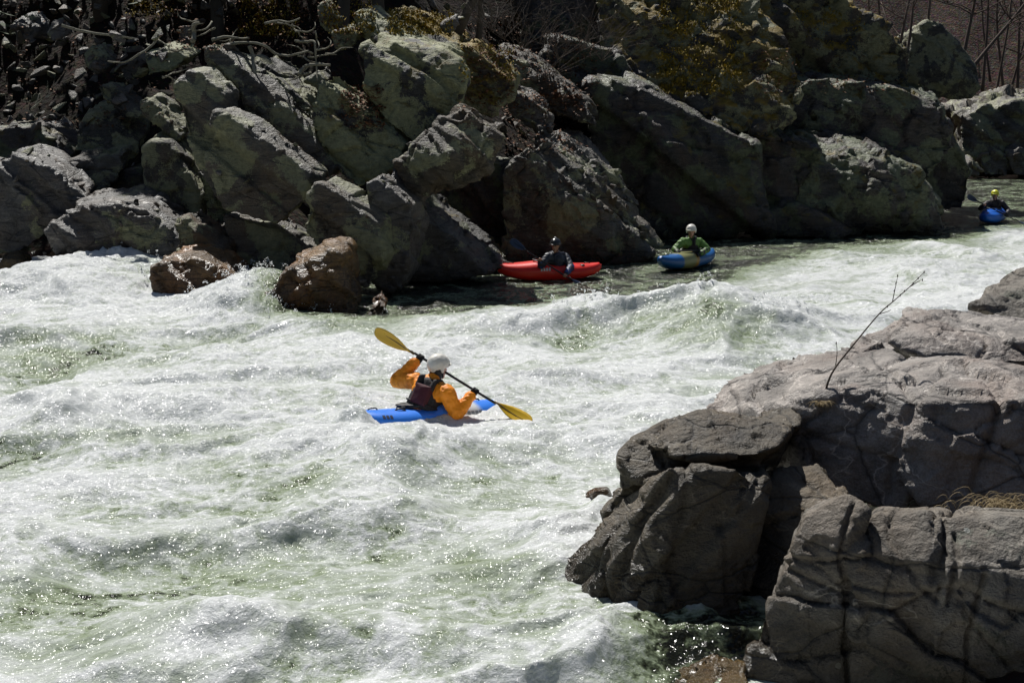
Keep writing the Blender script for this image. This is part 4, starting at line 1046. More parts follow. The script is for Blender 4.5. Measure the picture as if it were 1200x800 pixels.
def person(name, label, J, fwd, look, legdir, mats, cuffs=None, vest_panel=None, skirt_to=None, hands=(None, None), glove=(True, True), helmet="half", S=1.0, seed=0, vox=0.012, bag=0.022):
    J = {k: np.array(v, float) for k, v in J.items()}
    base = J["pelvis"].copy(); base[2] -= 0.12
    e = empty(name, tuple(base)); tag(e, label, "person", "kayakers on the river")
    up = unit(J["neck"] - J["pelvis"]); lat = unit(J["lsh"] - J["rsh"])
    fw = unit(np.array(fwd, float) - up * np.dot(fwd, up))
    lat_t = unit(np.cross(up, fw)); ax = [lat_t, fw, up]
    head = J["head"]; lk = unit(look); hup = unit(np.array(J.get("headup", (0, 0, 1))) - lk * np.dot(J.get("headup", (0, 0, 1)), lk)); hl = np.cross(hup, lk); hax = [hl, lk, hup]
    chest = J["pelvis"] + (J["neck"] - J["pelvis"]) * 0.68
    waist = J["pelvis"] + (J["neck"] - J["pelvis"]) * 0.30
    pel = J["pelvis"]
    def torso(g):
        a = ellb(pel, ax, np.array([.165, .125, .12]) * S + g); b = ellb(waist, ax, np.array([.145, .110, .12]) * S + g); c = ellb(chest, ax, np.array([.170, .120, .16]) * S + g)
        shl = cap(J["lsh"], 0.062 * S + g * 0.7, J["rsh"], 0.062 * S + g * 0.7)
        return [np.concatenate([a, b]), np.concatenate([b, c]), np.concatenate([ellb(chest, ax, np.array([.13, .10, .14]) * S + g), shl])]
    def arms(g, upto=1.0):
        H = []
        for s in "lr":
            w_ = J[s + "el"] + (J[s + "wr"] - J[s + "el"]) * upto
            H.append(cap(J[s + "sh"], .060 * S + g, J[s + "el"], .047 * S + g)); H.append(cap(J[s + "el"], .047 * S + g, w_, .033 * S + g * 0.8))
        return H
    ld = unit(legdir); ll = unit(np.cross([0, 0, 1], ld))
    legs = []
    for s in (-1, 1):
        hip = pel + ll * s * 0.09 - np.array([0, 0, 0.03]); knee = pel + ld * 0.42 + ll * s * 0.17 + np.array([0, 0, 0.00]); foot = pel + ld * 0.78 + ll * s * 0.10 - np.array([0, 0, 0.06])
        legs += [cap(hip, .078, knee, .055), cap(knee, .055, foot, .038), cap(foot, .038, foot + np.array([0, 0, .05]) + ld * .03, .025)]
    neck = [cap(J["neck"] - up * 0.03, .06 * S, head - hup * 0.06, .054 * S)]
    hd = [ellb(head + hup * 0.02 * S, hax, np.array([.076, .096, .105]) * S), np.concatenate([ellb(head - hup * 0.02 * S + lk * 0.01, hax, np.array([.066, .080, .07]) * S), ball(head - hup * 0.105 * S + lk * 0.065 * S, .026 * S)]),
          cap(head - hup * 0.000 + lk * 0.090 * S, .010 * S, head - hup * 0.035 * S + lk * 0.108 * S, .015 * S),
          cap(head + hup * .022 * S + lk * 0.083 * S + hl * .035 * S, .013 * S, head + hup * .022 * S + lk * 0.083 * S - hl * .035 * S, .013 * S),
          cap(head - hup * .066 * S + lk * 0.082 * S + hl * .018 * S, .011 * S, head - hup * .066 * S + lk * 0.082 * S - hl * .018 * S, .011 * S)]
    for s in (-1, 1): hd.append(cap(head + hl * s * .078 * S + hup * .015, .014 * S, head + hl * s * .080 * S - hup * .025, .011 * S))
    hh = []
    for i, s in enumerate("lr"):
        if hands[i] is not None and not glove[i]: hh += hand_hulls(*hands[i])
    skin("body", torso(-0.004) + arms(-0.004) + legs + neck + hd + hh, vox if not hh else 0.0105, mats["skin"], e, 1)
    # eyes, dark under the brow
    for s in (-1, 1):
        skin("eye", [ellb(head + lk * 0.0885 * S + hl * s * .034 * S + hup * 0.002, hax, (.013, .007, .008))], 0.004, MP["black"], e, 1)
    skin("jacket", torso(0.016) + arms(bag, 0.93) + [cap(J["neck"] - up * .03, .075 * S, J["neck"] + up * .025, .066 * S)], vox, mats["jacket"], e, 1, 0.018, 14.0, seed + 1)
    if cuffs:
        for s in "lr":
            d = J[s + "wr"] - J[s + "el"]
            skin("sleeve", [cap(J[s + "el"] - d * .02, .047 * S + .026, J[s + "el"] + d * 0.90, .034 * S + .022)], vox, cuffs, e, 2, 0.006, 12.0, seed + 3)
    # flotation vest
    vl = [np.concatenate([ellb(pel + up * .10, ax, np.array([.165, .140, .06]) * S + .028), ellb(chest - up * .03, ax, np.array([.150, .130, .12]) * S + .030)]),
          np.concatenate([ellb(chest - up * .03, ax, np.array([.135, .125, .10]) * S + .030), ellb(chest + up * .10, ax, np.array([.10, .105, .05]) * S + .028)])]
    sc_ = J["neck"] - up * 0.01
    for s in (-1, 1):
        o = lat_t * s * .088 * S
        chn = [chest + o + fw * .135 * S + up * .04, chest + o + fw * .12 * S + up * .14, sc_ + o * 1.05 + up * .035, chest + o - fw * .12 * S + up * .14, chest + o - fw * .13 * S + up * .03]
        for p, q in zip(chn[:-1], chn[1:]): vl.append(cap(p, .030, q, .030))
    vest = skin("life_vest", vl, vox, mats["vest"], e, 2, 0.005, 8.0, seed + 5)
    g = Geo()                                         # waist belt
    bp = [pel + up * .125 + lat_t * math.cos(a) * (.165 * S + .034) + fw * math.sin(a) * (.140 * S + .034) for a in np.linspace(0, 2 * math.pi, 25)]
    g.tube(bp, [0.012] * 25, 6, 1); b = g.build("waist_belt", MP["black"], e)
    if vest_panel:
        bc = chest - up * .07
        pn = [bc - fw * (.150 * S + .026) + lat_t * x * .085 * S + up * y for x in (-1, 1) for y in (-.13, .12)] + [bc - fw * (.10 * S) + lat_t * x * .11 * S + up * y for x in (-1, 1) for y in (-.14, .13)] + [bc - fw * (.165 * S + .030) + up * y for y in (-.08, .08)]
        skin("back_panel", [pn], 0.010, vest_panel, e, 3, 0.003, 9.0, seed + 6)
    # helmet
    hc = head + hup * 0.035 * S
    el = ellb(hc, hax, np.array([.112, .136, .115]) * S)
    low = [p for p in el if np.dot(p - hc, hup) > -0.055 * S + 0.035 * np.dot(p - hc, lk) / (.13 * S)]
    hel = [np.array(low), np.concatenate([ball(hc - lk * .075 * S - hup * .06 * S + hl * s * .03, .032 * S) for s in (-1, 1)] + [ball(hc - lk * .06 * S, .06 * S)])]
    for s in (-1, 1): hel.append(cap(hc + hl * s * .094 * S - lk * .01, .022 * S, hc + hl * s * .092 * S - hup * .07 * S - lk * .01, .018 * S))
    hm = skin("helmet", hel, 0.010, mats["helmet"], e, 3)
    g = Geo()
    g.tube([hc + lk * (.125 * S) * math.cos(a) + hl * .108 * S * math.sin(a) + hup * (-.012 * S + .02 * math.cos(a)) + lk * .02 for a in np.linspace(-1.15, 1.15, 13)], [.010] * 13, 6, 1)
    br = g.build("helmet_brim", mats["helmet"], None); br.parent = hm
    g = Geo()
    g.tube([head + hl * s_ * .078 * S * math.cos(t) - hup * (.02 + .10 * math.sin(t)) * S + lk * .045 * S * math.sin(t) for s_, t in [(1, 0), (1, .5), (1, 1.1), (-1, 1.1), (-1, .5), (-1, 0)]], [.007] * 6, 6, 3)
    st = g.build("chin_strap", MP["black"], None); st.parent = hm
    for i, s in enumerate("lr"):
        if hands[i] is not None and glove[i]:
            c = np.array(hands[i][0]); wd = unit(J[s + "el"] - J[s + "wr"])
            skin("glove", hand_hulls(*hands[i]) + [cap(J[s + "wr"], .032, J[s + "wr"] + wd * .05, .036), cap(J[s + "wr"], .030, c + (J[s + "wr"] - c) * .5, .026)], 0.006, mats["glove"], e, 1)
    if mats.get("gaiter"):
        skin("neck_gaiter", [cap(J["neck"] - up * .02, .074 * S, head - hup * .055, .068 * S), ellb(head - hup * .03 - lk * .025, hax, (.082 * S, .080 * S, .06 * S))], 0.011, mats["gaiter"], e, 2, 0.004, 14.0, 3)
    if skirt_to is not None:
        c, axx, axy, axz = skirt_to
        rim = [c + axx * .43 * math.cos(a) + axy * .245 * math.sin(a) for a in np.linspace(0, 2 * math.pi, 40)]
        rim2 = [p - axz * 0.02 for p in rim]
        ti = ellb(pel + up * .10, ax, np.array([.150, .130, .05]) * S + .02)
        ti2 = ellb(c * 0.35 + pel * 0.65 + axz * .05, ax, (.19, .17, .04))
        skin("spray_skirt", [np.array(rim + rim2 + [c + axz * .03]), np.concatenate([ti, ti2]), np.concatenate([ti2, np.array([p * 0.72 + c * 0.28 for p in rim])])], 0.014, mats["skirt"], e, 3, 0.004, 8.0, 9)
    return e

def frame_of(e):
    m = e.rotation_euler.to_matrix()
    return [np.array(m.col[i]) for i in range(3)]

# ---- orange paddler in the blue and white boat
L1 = 2.05
k1, pf1, cx1 = kayak("kayak", "short blue kayak with a white bow side, half sunk in the white water", at(415, 503, 15.30), at(577, 489, 16.35), L1, 0.72, MP["blue"], roll=R(-8), seat_t=-0.04, deckh=0.22, fullness=5.0, up_ends=0.08, taper=0.16)
kayak_strip(k1, pf1, L1, "logo", MP["ink"], -0.74, -0.60, -1, 0.30, 0.62, 3)
kayak_strip(k1, pf1, L1, "logo", MP["greyink"], 0.42, 0.66, -1, -0.0, 0.35, 4)
g = Geo(); g.tube([(-0.50, -0.14, 0.20), (-0.47, -0.16, 0.225), (-0.40, -0.19, 0.215), (-0.36, -0.20, 0.17)], [0.012] * 4, 6, 3); g.build("side_handle", MP["metal"], k1, origin=(0, 0, 0))
g = Geo(); g.tube([(0.36, 0.0, 0.24), (0.355, 0.0, 0.30), (0.35, 0.0, 0.36)], [0.016, 0.022, 0.018], 8, 3); g.build("deck_strap", MP["yellow"], k1, origin=(0, 0, 0))
f1, s1, u1 = frame_of(k1); c1 = np.array(k1.location) + f1 * (cx1 + 0.06) + u1 * 0.265
YL, YR = 16.15, 15.55
def pad1(px):
    return at(px, 386 + (px - 441) * 0.6188, YL + (px - 493) / 64.0 * (YR - YL) * 0.6)
hL, hR = pad1(493), pad1(557)
pd1 = unit(hR - hL)
paddle("paddle", "yellow bladed paddle with a black shaft held by the orange paddler", pad1(441), pad1(482), pad1(581), pad1(622), (0.35, -0.85, -0.45), (0.35, -0.75, 0.55), MP["yblade"], 0.215, MP["brown"])
J1 = dict(pelvis=at(492, 485, 15.74), neck=at(507, 446, 15.86), head=at(513.5, 430, 15.95), lsh=at(487, 446, 16.0), lel=at(465, 446, 16.12), rsh=at(523, 460, 15.66), rel=at(535, 484, 15.62))
J1["lwr"] = hL + unit(J1["lel"] - hL) * 0.085; J1["rwr"] = hR + unit(J1["rel"] - hR) * 0.085
person("person", "paddler in orange jacket and white helmet seen from behind, stroking", J1, (0.42, 0.85, 0), (0.75, 0.62, -0.12), f1,
       dict(skin=MP["skin"], jacket=MP["orange"], vest=MP["vest"], helmet=MP["whelm"], glove=MP["black"], skirt=MP["black"], gaiter=MP["black"]),
       vest_panel=MP["maroon"], skirt_to=(c1, f1, s1, u1), hands=((hL, pd1, J1["lel"] - hL), (hR, pd1, J1["rel"] - hR)), S=1.20, seed=3, bag=0.033)

# ---- red boat
L2 = 2.42
k2, pf2, cx2 = kayak("kayak", "bright red kayak lying in the dark eddy below the rock nose", at(706, 322, 28.7), at(579, 323.5, 28.3), L2, 0.66, MP["red"], roll=R(-3), seat_t=-0.08, deckh=0.30, up_ends=0.16)
kayak_strip(k2, pf2, L2, "logo", MP["label"], 0.02, 0.26, 1, 0.12, 0.42, 4)
g = Geo(); g.add(*tube_geo([(-0.74, 0.13, 0.235), (-0.74, 0.135, 0.262)], [0.055, 0.05], 12, 1)); g.build("drain_hatch", MP["metal"], k2, origin=(0, 0, 0))
f2, s2, u2 = frame_of(k2); c2 = np.array(k2.location) + f2 * (cx2 + 0.06) + u2 * 0.31
def pad2(px):
    return at(px, 285 + (px - 603) * (336 - 285) / (682 - 603.0), 28.05 + (px - 603) / 80 * -0.25)
h2R, h2L = pad2(633), pad2(662)
pd2 = unit(h2L - h2R)
paddle("paddle", "dark bladed paddle raised across the chest of the red boat's paddler", pad2(598), pad2(617), pad2(668), pad2(690), (0.1, -0.8, 0.5), (0.2, -0.5, 0.8), MP["dblade"], 0.20)
J2 = dict(pelvis=at(652, 318, 28.5), neck=at(652, 297.5, 28.45), head=at(651, 287.5, 28.38), rsh=at(642, 301, 28.3), rel=at(634, 311, 28.15), lsh=at(662, 301, 28.55), lel=at(669, 313, 28.30))
J2["lwr"] = h2L + unit(J2["lel"] - h2L) * 0.085; J2["rwr"] = h2R + unit(J2["rel"] - h2R) * 0.085
p2 = person("person", "paddler in dark navy jacket and black helmet holding a paddle in the red boat", J2, (-0.75, -0.66, 0), (-0.35, -0.92, -0.10), f2,
       dict(skin=MP["skin"], jacket=MP["grey"], vest=MP["navy"], helmet=MP["bhelm"], glove=MP["black"], skirt=MP["black"]), cuffs=MP["bluecuff"], skirt_to=(c2, f2, s2, u2),
       hands=((h2L, pd2, J2["lel"] - h2L), (h2R, pd2, J2["rel"] - h2R)), glove=(False, False), S=1.15, seed=13, vox=0.014)
hp = J2["head"] + np.array([-0.01, -0.03, 0.165])
skin("helmet_light_top", [np.array([hp + np.array([x, y, z]) for x in (-.022, .022) for y in (-.03, .02) for z in (-.03, .025)])], 0.008, MP["label"], p2, 1)  # white block added for the light on top of the helmet

# ---- green paddler
L3 = 2.30
k3, pf3, cx3 = kayak("kayak", "kayak with blue ends and an olive yellow middle in the sparkling eddy", at(842, 303, 31.4), at(766, 316, 29.3), L3, 0.64, MP["tri"], roll=R(5), seat_t=-0.08, deckh=0.28, up_ends=0.18)
f3, s3, u3 = frame_of(k3); c3 = np.array(k3.location) + f3 * (cx3 + 0.06) + u3 * 0.29
J3 = dict(pelvis=at(810, 302, 30.6), neck=at(810, 279, 30.55), head=at(810, 270.5, 30.48), rsh=at(800, 283, 30.4), rel=at(791, 292, 30.3), lsh=at(820, 283, 30.6), lel=at(829, 292, 30.5))
h3R, h3L = at(797, 299, 30.0), at(819, 299, 30.15)
J3["rwr"] = h3R + unit(J3["rel"] - h3R) * .085; J3["lwr"] = h3L + unit(J3["lel"] - h3L) * .085
person("person", "paddler in lime green jacket with black vest and white helmet, sitting upright", J3, (-0.25, -0.96, 0), (-0.1, -0.98, -0.12), f3,
       dict(skin=MP["skin"], jacket=MP["green"], vest=MP["vest"], helmet=MP["whelm"], glove=MP["black"], skirt=MP["black"]), cuffs=MP["darkjkt"], skirt_to=(c3, f3, s3, u3),
       hands=((h3L, (1, 0.1, 0), J3["lel"] - h3L), (h3R, (1, 0.1, 0), J3["rel"] - h3R)), S=1.12, seed=23, vox=0.014)

# ---- far paddler
L4 = 2.30
k4, pf4, cx4 = kayak("kayak", "bright blue kayak coming bow first out of the far bend", at(1172, 251, 42.6), at(1155, 261, 40.5), L4, 0.72, MP["blue2"], roll=R(0), seat_t=-0.05, deckh=0.30, up_ends=0.12)
kayak_strip(k4, pf4, L4, "logo", MP["label"], 0.35, 0.75, -1, 0.45, 0.75, 3)
f4, s4, u4 = frame_of(k4); c4 = np.array(k4.location) + f4 * (cx4 + 0.06) + u4 * 0.31
def pad4(px): return at(px, 231 + (px - 1136) * 0.50, 41.0)
h4R, h4L = pad4(1154), pad4(1179)
pd4 = unit(h4L - h4R)
paddle("paddle", "dark paddle held low by the far paddler in the yellow helmet", pad4(1133), pad4(1146), pad4(1190), pad4(1204), (0, -0.9, 0.3), (0.2, -0.3, 0.9), MP["dblade"], 0.20)
J4 = dict(pelvis=at(1166, 249, 41.7), neck=at(1166, 234.5, 41.65), head=at(1166, 228, 41.55), rsh=at(1158, 238, 41.6), rel=at(1149, 244, 41.4), lsh=at(1174, 238, 41.6), lel=at(1182, 247, 41.45))
J4["lwr"] = h4L + unit(J4["lel"] - h4L) * .085; J4["rwr"] = h4R + unit(J4["rel"] - h4R) * .085
person("person", "small far paddler in dark jacket and yellow helmet facing the camera", J4, (-0.2, -0.95, 0), (-0.1, -0.98, -0.1), f4,
       dict(skin=MP["skin"], jacket=MP["darkjkt"], vest=MP["vest"], helmet=MP["yhelm"], glove=MP["black"], skirt=MP["black"]), skirt_to=(c4, f4, s4, u4),
       hands=((h4L, pd4, J4["lel"] - h4L), (h4R, pd4, J4["rel"] - h4R)), glove=(True, False), S=1.08, seed=33, vox=0.016)

# ------------------------------------------------------------------ roots, trees, twigs, stones, litter
def bark(name, a, b, sc=6):
    t = NT(name); P = t.pos()
    n = t.noise(t.mapped(P, scale=(1, 1, 0.35)), sc, 6, 0.65)
    return t.done(t.bsdf(Base_Color=t.mixc(n, a, b), Roughness=0.85, Normal=t.bump(n, 0.6, 0.03), Specular_IOR_Level=0.2))
M_ROOT = bark("pale_root_bark", (0.10, 0.095, 0.07), (0.36, 0.34, 0.26), 14)
M_BARK = bark("grey_brown_bark", (0.035, 0.028, 0.02), (0.13, 0.11, 0.085))
M_TWIG = bark("thin_twig_bark", (0.05, 0.04, 0.032), (0.15, 0.12, 0.10), 12)
M_SAP = bark("brown_sapling_bark", (0.06, 0.045, 0.035), (0.17, 0.13, 0.11), 10)

ROOTS = [("pale root stub standing up on the left root bank", [(226,48),(226,38),(228,30),(235,28)], 6),
         ("short root lying level beside the pale stub", [(249,47),(264,43),(280,45)], 4),
         ("wavy pale root running level above the great slab", [(270,52),(284,50),(300,51),(312,55),(324,64),(340,65),(352,63),(361,59)], 4),
         ("long pale root dropping down and bending left across the slab", [(292,54),(295,66),(298,80),(300,94),(299,103),(288,109),(264,114),(246,122)], 5),
         ("forked root end pointing left out of the shade", [(350,88),(357,78),(368,76),(388,77)], 5),
         ("root hanging straight down from the mossy edge", [(346,48),(358,49),(369,49),(370,60),(370,78),(372,94)], 3.4),
         ("long thin root along the left scree", [(72,30),(93,36),(117,40),(140,43),(156,45)], 3.5),
         ("crooked branch reaching over the left gully", [(186,40),(178,52),(167,62),(147,73),(125,72)], 3.2),
         ("thin root under the mossy ground by the trees", [(310,28),(326,24),(340,26),(352,22)], 3),
         ("thin forked stick lying in the far left scree", [(36,128),(46,118),(48,110),(44,122)], 2.2)]
for lab, px, w in ROOTS:
    P_ = []
    for i, (x, y) in enumerate(px):
        q = lean(x, y, 26.45, 0.5); P_.append(q + np.array([0, 0.12 * math.sin(i * 1.9), 0]))
    r0 = w / 2 / 62.0
    rad = [r0 * (1.15 - 0.5 * i / (len(px) - 1)) for i in range(len(px))]
    g = Geo(); g.tube(P_, rad, 8, 5)
    v = np.array(g.V)
    v += (np.stack([fbm(v * 9 + k * 7, 2, 5 + k) for k in range(3)], 1)) * r0 * 0.5
    o = link_mesh("root", np_mesh("root", v - P_[0], g.F), M_ROOT, None, tuple(P_[0]))
    tag(o, lab, "root")

rr_ = random.Random(44)
for i in range(26):
    x, y = rr_.uniform(175, 385), rr_.uniform(24, 104); a = rr_.choice([0.1, 0.4, 2.9, 1.4, -0.3, 3.4]) + rr_.uniform(-.4, .4); P_ = []
    for k in range(6):
        P_.append(lean(x, y, 26.55 + rr_.uniform(-.1, .25), 0.5)); a += rr_.uniform(-.7, .7); x += 7 * math.cos(a); y += 5 * math.sin(a)
    g = Geo(); g.tube(P_, [.024, .022, .019, .015, .011, .005], 6, 4)
    o = g.build("rootlet", M_ROOT, None, True, P_[0]); tag(o, "thin pale rootlet tangled on the left root bank", "root", "thin rootlets of the root bank")

def branch_rec(g, p, d, L, r, lvl, rnd, maxlvl, fork=3, droop=0.0):
    n = 4
    pts_ = [np.array(p)]; dd = np.array(d)
    for i in range(n):
        dd = unit(dd + np.array([rnd.gauss(0, .16), rnd.gauss(0, .16), rnd.gauss(0.03 - droop, .12)]))
        pts_.append(pts_[-1] + dd * L / n)
    rr = [r * (1 - 0.6 * i / n) for i in range(n + 1)]
    g.tube(pts_, rr, 5 if lvl else 7, 2 if lvl < 2 else 1)
    if lvl < maxlvl:
        for k in range(fork + (1 if lvl == 0 else 0)):
            i = rnd.randint(1, n); ang = rnd.uniform(0, 2 * math.pi); sp = rnd.uniform(0.5, 1.0)
            a = unit(np.cross(dd, [0.2, 0.5, 0.8])); b = np.cross(dd, a)
            nd = unit(dd * math.cos(sp) + (a * math.cos(ang) + b * math.sin(ang)) * math.sin(sp))
            branch_rec(g, pts_[i], nd, L * rnd.uniform(0.5, 0.75), rr[i] * 0.6, lvl + 1, rnd, maxlvl, fork, droop)
def tree(label, base, top, r, H, seed, group, maxlvl=2, mat=None, fork=3, crown_at=0.35, name="tree"):
    """bare tree; base and top give the trunk's line, H its height"""
    rnd = random.Random(seed)
    base = np.array(base); d = unit(np.array(top) - base)
    e = empty(name, tuple(base)); tag(e, label, "tree", group)
    n = 8; P_ = [base - d * 0.3]
    for i in range(1, n + 1): P_.append(base + d * H * i / n + np.array([rnd.gauss(0, .012), rnd.gauss(0, .012), 0]) * H * i / n)
    rr = [r * 1.25] + [r * (1 - 0.8 * i / n) for i in range(1, n + 1)]
    g = Geo(); g.tube(P_, rr, 9, 3); g.build("trunk", mat or M_BARK, e)
    g = Geo()
    for k in range(int(9 * (1 - crown_at)) + 4):
        t = crown_at + (1 - crown_at) * rnd.random() ** 0.8; i = min(int(t * n), n - 1); p = P_[i] + (P_[i + 1] - P_[i]) * (t * n - i)
        ang = rnd.uniform(0, 2 * math.pi)
        branch_rec(g, p, unit(np.array([math.cos(ang), math.sin(ang), 0.5])), H * 0.28 * (1.2 - t), r * (1.1 - t) * 0.5, 0, rnd, maxlvl, fork)
    g.build("crown", mat or M_BARK, e)
    return e
TR = [("grey tree trunk left of the lichen block, behind the squat stone", (400, 34), (403, 0), 8.5, 29.6),
      ("tree trunk standing just behind the lichen block", (444, 24), (443, 0), 7.5, 30.4),
      ("thick leaning tree trunk rising to the right above the mossy block", (532, 46), (554, 0), 7.0, 31.2),
      ("slim straight tree beside the leaning trunk", (561, 40), (563, 0), 4.0, 32.0)]
for i, (lab, b, tp, w, Y0) in enumerate(TR):
    p = lean(*b, Y0 + 0.8, 0.55); q = at(*tp, p[1] + 0.1)
    tree(lab, p, q, w / 48.0, 5.0 + 0.4 * i, 200 + i, "trees on the rocky bank", 1, None, 2, 0.6)
SAP = [((1036, 100), (1030, 20), 2.2, 44.5), ((1047, 98), (1064, 10), 2.6, 44.8), ((1022, 104), (1018, 0), 1.6, 44.6), ((1062, 70), (1072, -10), 2.2, 46.5), ((1130, 62), (1142, 0), 2.6, 52), ((1086, 40), (1092, -20), 2.0, 48),
       ((1144, 74), (1200, 6), 2.6, 55), ((1166, 118), (1180, 40), 2.0, 68), ((1176, 112), (1168, 10), 2.2, 70), ((1192, 112), (1196, 0), 2.4, 72), ((1152, 100), (1160, 0), 2.2, 66), ((1186, 100), (1210, 10), 1.8, 74), ((1206, 116), (1204, 0), 2.6, 69), ((1160, 90), (1150, 0), 1.6, 75), ((1200, 60), (1190, -40), 1.6, 80)]
SLAB = ["thin sapling on the cliff top furthest left behind the round boulder", "second thin sapling from the left behind the round boulder", "faint sapling against the mossy upper cliff wall", "sapling rising directly left of the round boulder's top", "dark trunk just right of the round boulder's top", "sapling behind the top of the round boulder",
        "long trunk leaning right across the far brown woods", "short sapling on the far bank above the flat boulder", "upright far sapling above the flat boulder", "far tree at the right edge above the flat boulder", "far tree seen beside the round boulder's right side", "leaning far sapling near the right edge", "far tree cut by the right edge", "slender far tree between the round boulder and the flat boulder", "high far tree in the upper right corner"]
for i, ((b0, b1), tp, w, Y) in enumerate(SAP):
    p = at(b0, b1, Y); q = at(*tp, Y + 0.3)
    tree(SLAB[i], p, q, w * Y / 1500.0 / 1.3, 8.0 if Y < 60 else 11.0, 300 + i, "bare saplings of the far bend", 2, M_SAP, 2, 0.12, "sapling")

# evergreens on the slope above, whose crowns reach over the bank
def needles_mat():
    t = NT("evergreen_needles"); P = t.pos()
    return t.done(t.bsdf(Base_Color=t.mixc(t.noise(P, 3, 4), (0.025, 0.04, 0.015), (0.06, 0.09, 0.03)), Roughness=0.7, Specular_IOR_Level=0.2))
M_NEED = needles_mat()
def evergreen(label, base, H, rad, seed):
    rng = np.random.default_rng(seed)
    e = empty("evergreen_tree", tuple(base)); tag(e, label, "tree", "evergreen trees up the slope")
    g = Geo(); g.tube([np.array(base) - [0, 0, .5], np.array(base) + [0, 0, H * .5], np.array(base) + [0, 0, H]], [H * .022, H * .014, H * .003], 8, 4); g.build("trunk", M_BARK, e)
    m = 2600
    t = rng.random(m) ** 0.8; h = 0.18 + 0.8 * t
    rr = rad * (1 - h) * 1.15 * np.sqrt(rng.random(m)) * (0.75 + 0.5 * np.sin(h * 40 + rng.random(m)))
    an = rng.random(m) * 6.283
    c = np.stack([rr * np.cos(an), rr * np.sin(an), H * h - rr * 0.25], 1) + np.array(base)
    s = rng.uniform(0.10, 0.26, m) * (H / 10)
    d1 = np.stack([np.cos(an), np.sin(an), -0.3 + 0.3 * rng.random(m)], 1); d2 = np.stack([-np.sin(an), np.cos(an), 0.4 * rng.normal(size=m)], 1)
    V = np.stack([c - d2 * s[:, None] * .45, c + d1 * s[:, None] * 1.5, c + d2 * s[:, None] * .45, c - d1 * s[:, None] * .4], 1).reshape(-1, 3)
    F = np.arange(m * 4).reshape(-1, 4)
    link_mesh("crown", np_mesh("crown", V, F, False), M_NEED, e)
for i, (x, y, H) in enumerate([(-19, 38, 11), (-15.5, 36.5, 10), (-12, 38.5, 11), (-8.5, 38, 9.5), (-6.5, 41, 10), (-22, 36, 10)]):
    evergreen(["evergreen furthest left up the slope", "evergreen second from the left up the slope", "evergreen above the left scree up the slope", "evergreen above the roots up the slope", "evergreen above the lichen block up the slope", "evergreen left of all others low on the slope", "evergreen above the leaning trunk up the slope"][i], (x, y, ground_z(x, y)), H, 2.6, 500 + i)

# bare branch growing out of the near dome
e = empty("twig_branch", tuple(at(966, 472, 11.32))); tag(e, "thin bare twig growing up out of a crack in the near dome", "twig")
g = Geo()
g.tube([at(966, 474, 11.32), at(969, 452, 11.35), at(978, 432, 11.4), at(1000, 404, 11.5), at(1030, 368, 11.62), at(1048, 352, 11.7), at(1066, 336, 11.75), at(1083, 319, 11.8)], [.011, .010, .0085, .0075, .006, .005, .004, .0025], 6, 4)
g.build("main_stem", M_TWIG, e)
for P_ in ([(979, 430), (981, 414), (980, 402)], [(1046, 353), (1049, 338), (1052, 324)], [(1030, 368), (1040, 365), (1044, 363)], [(1066, 336), (1076, 330), (1081, 328)]):
    g = Geo(); g.tube([at(x, y, 11.4 + (x - 966) / 117 * .4) for x, y in P_], [.005, .0035, .002], 5, 3); g.build("side_shoot", M_TWIG, e)
for x, y in [(1052, 323), (1050, 332), (1048, 341), (1083, 319), (1076, 326), (1070, 332), (1081, 328), (980, 402), (1060, 341), (1055, 346), (1040, 359)]:
    c = at(x, y, 11.4 + (x - 966) / 117 * .4); bud = Geo(); bud.tube([c - [0, 0, .012], c, c + [0, 0, .014]], [.003, .007, .002], 5, 1); bud.build("bud", M_TWIG, e)

# dry grass tuft in the crack, right edge
def tuft(label, pix, Y, n, seed, col, spread=0.12, h=0.22):
    rng = random.Random(seed); g = Geo()
    o = np.array(at(*pix, Y))
    for i in range(n):
        b = o + np.array([rng.gauss(0, spread), rng.gauss(0, spread * .6), 0])
        a = rng.uniform(0, 6.28); q = np.array([math.cos(a), math.sin(a) * .7 - .2, 0])
        L = h * rng.uniform(.5, 1.1)
        g.tube([b, b + q * L * .35 + [0, 0, L * .45], b + q * L * .8 + [0, 0, L * .35], b + q * L * 1.1 + [0, 0, L * rng.uniform(-.2, .2)]], [.0028, .0025, .002, .001], 3, 2)
    ob = g.build("grass_tuft", col, None, True, o); tag(ob, label, "grass")
M_DRY = plain_mat("dry_grass", (0.34, 0.26, 0.14), 0.8, 0.3, 3)
tuft("tuft of dry straw coloured grass in the crack at the right edge", (1172, 596, ), 9.75, 130, 5, M_DRY, 0.16, 0.2)
tuft("few dry grass blades at the foot of the bare twig", (962, 476), 11.25, 40, 6, M_DRY, 0.02, 0.12)

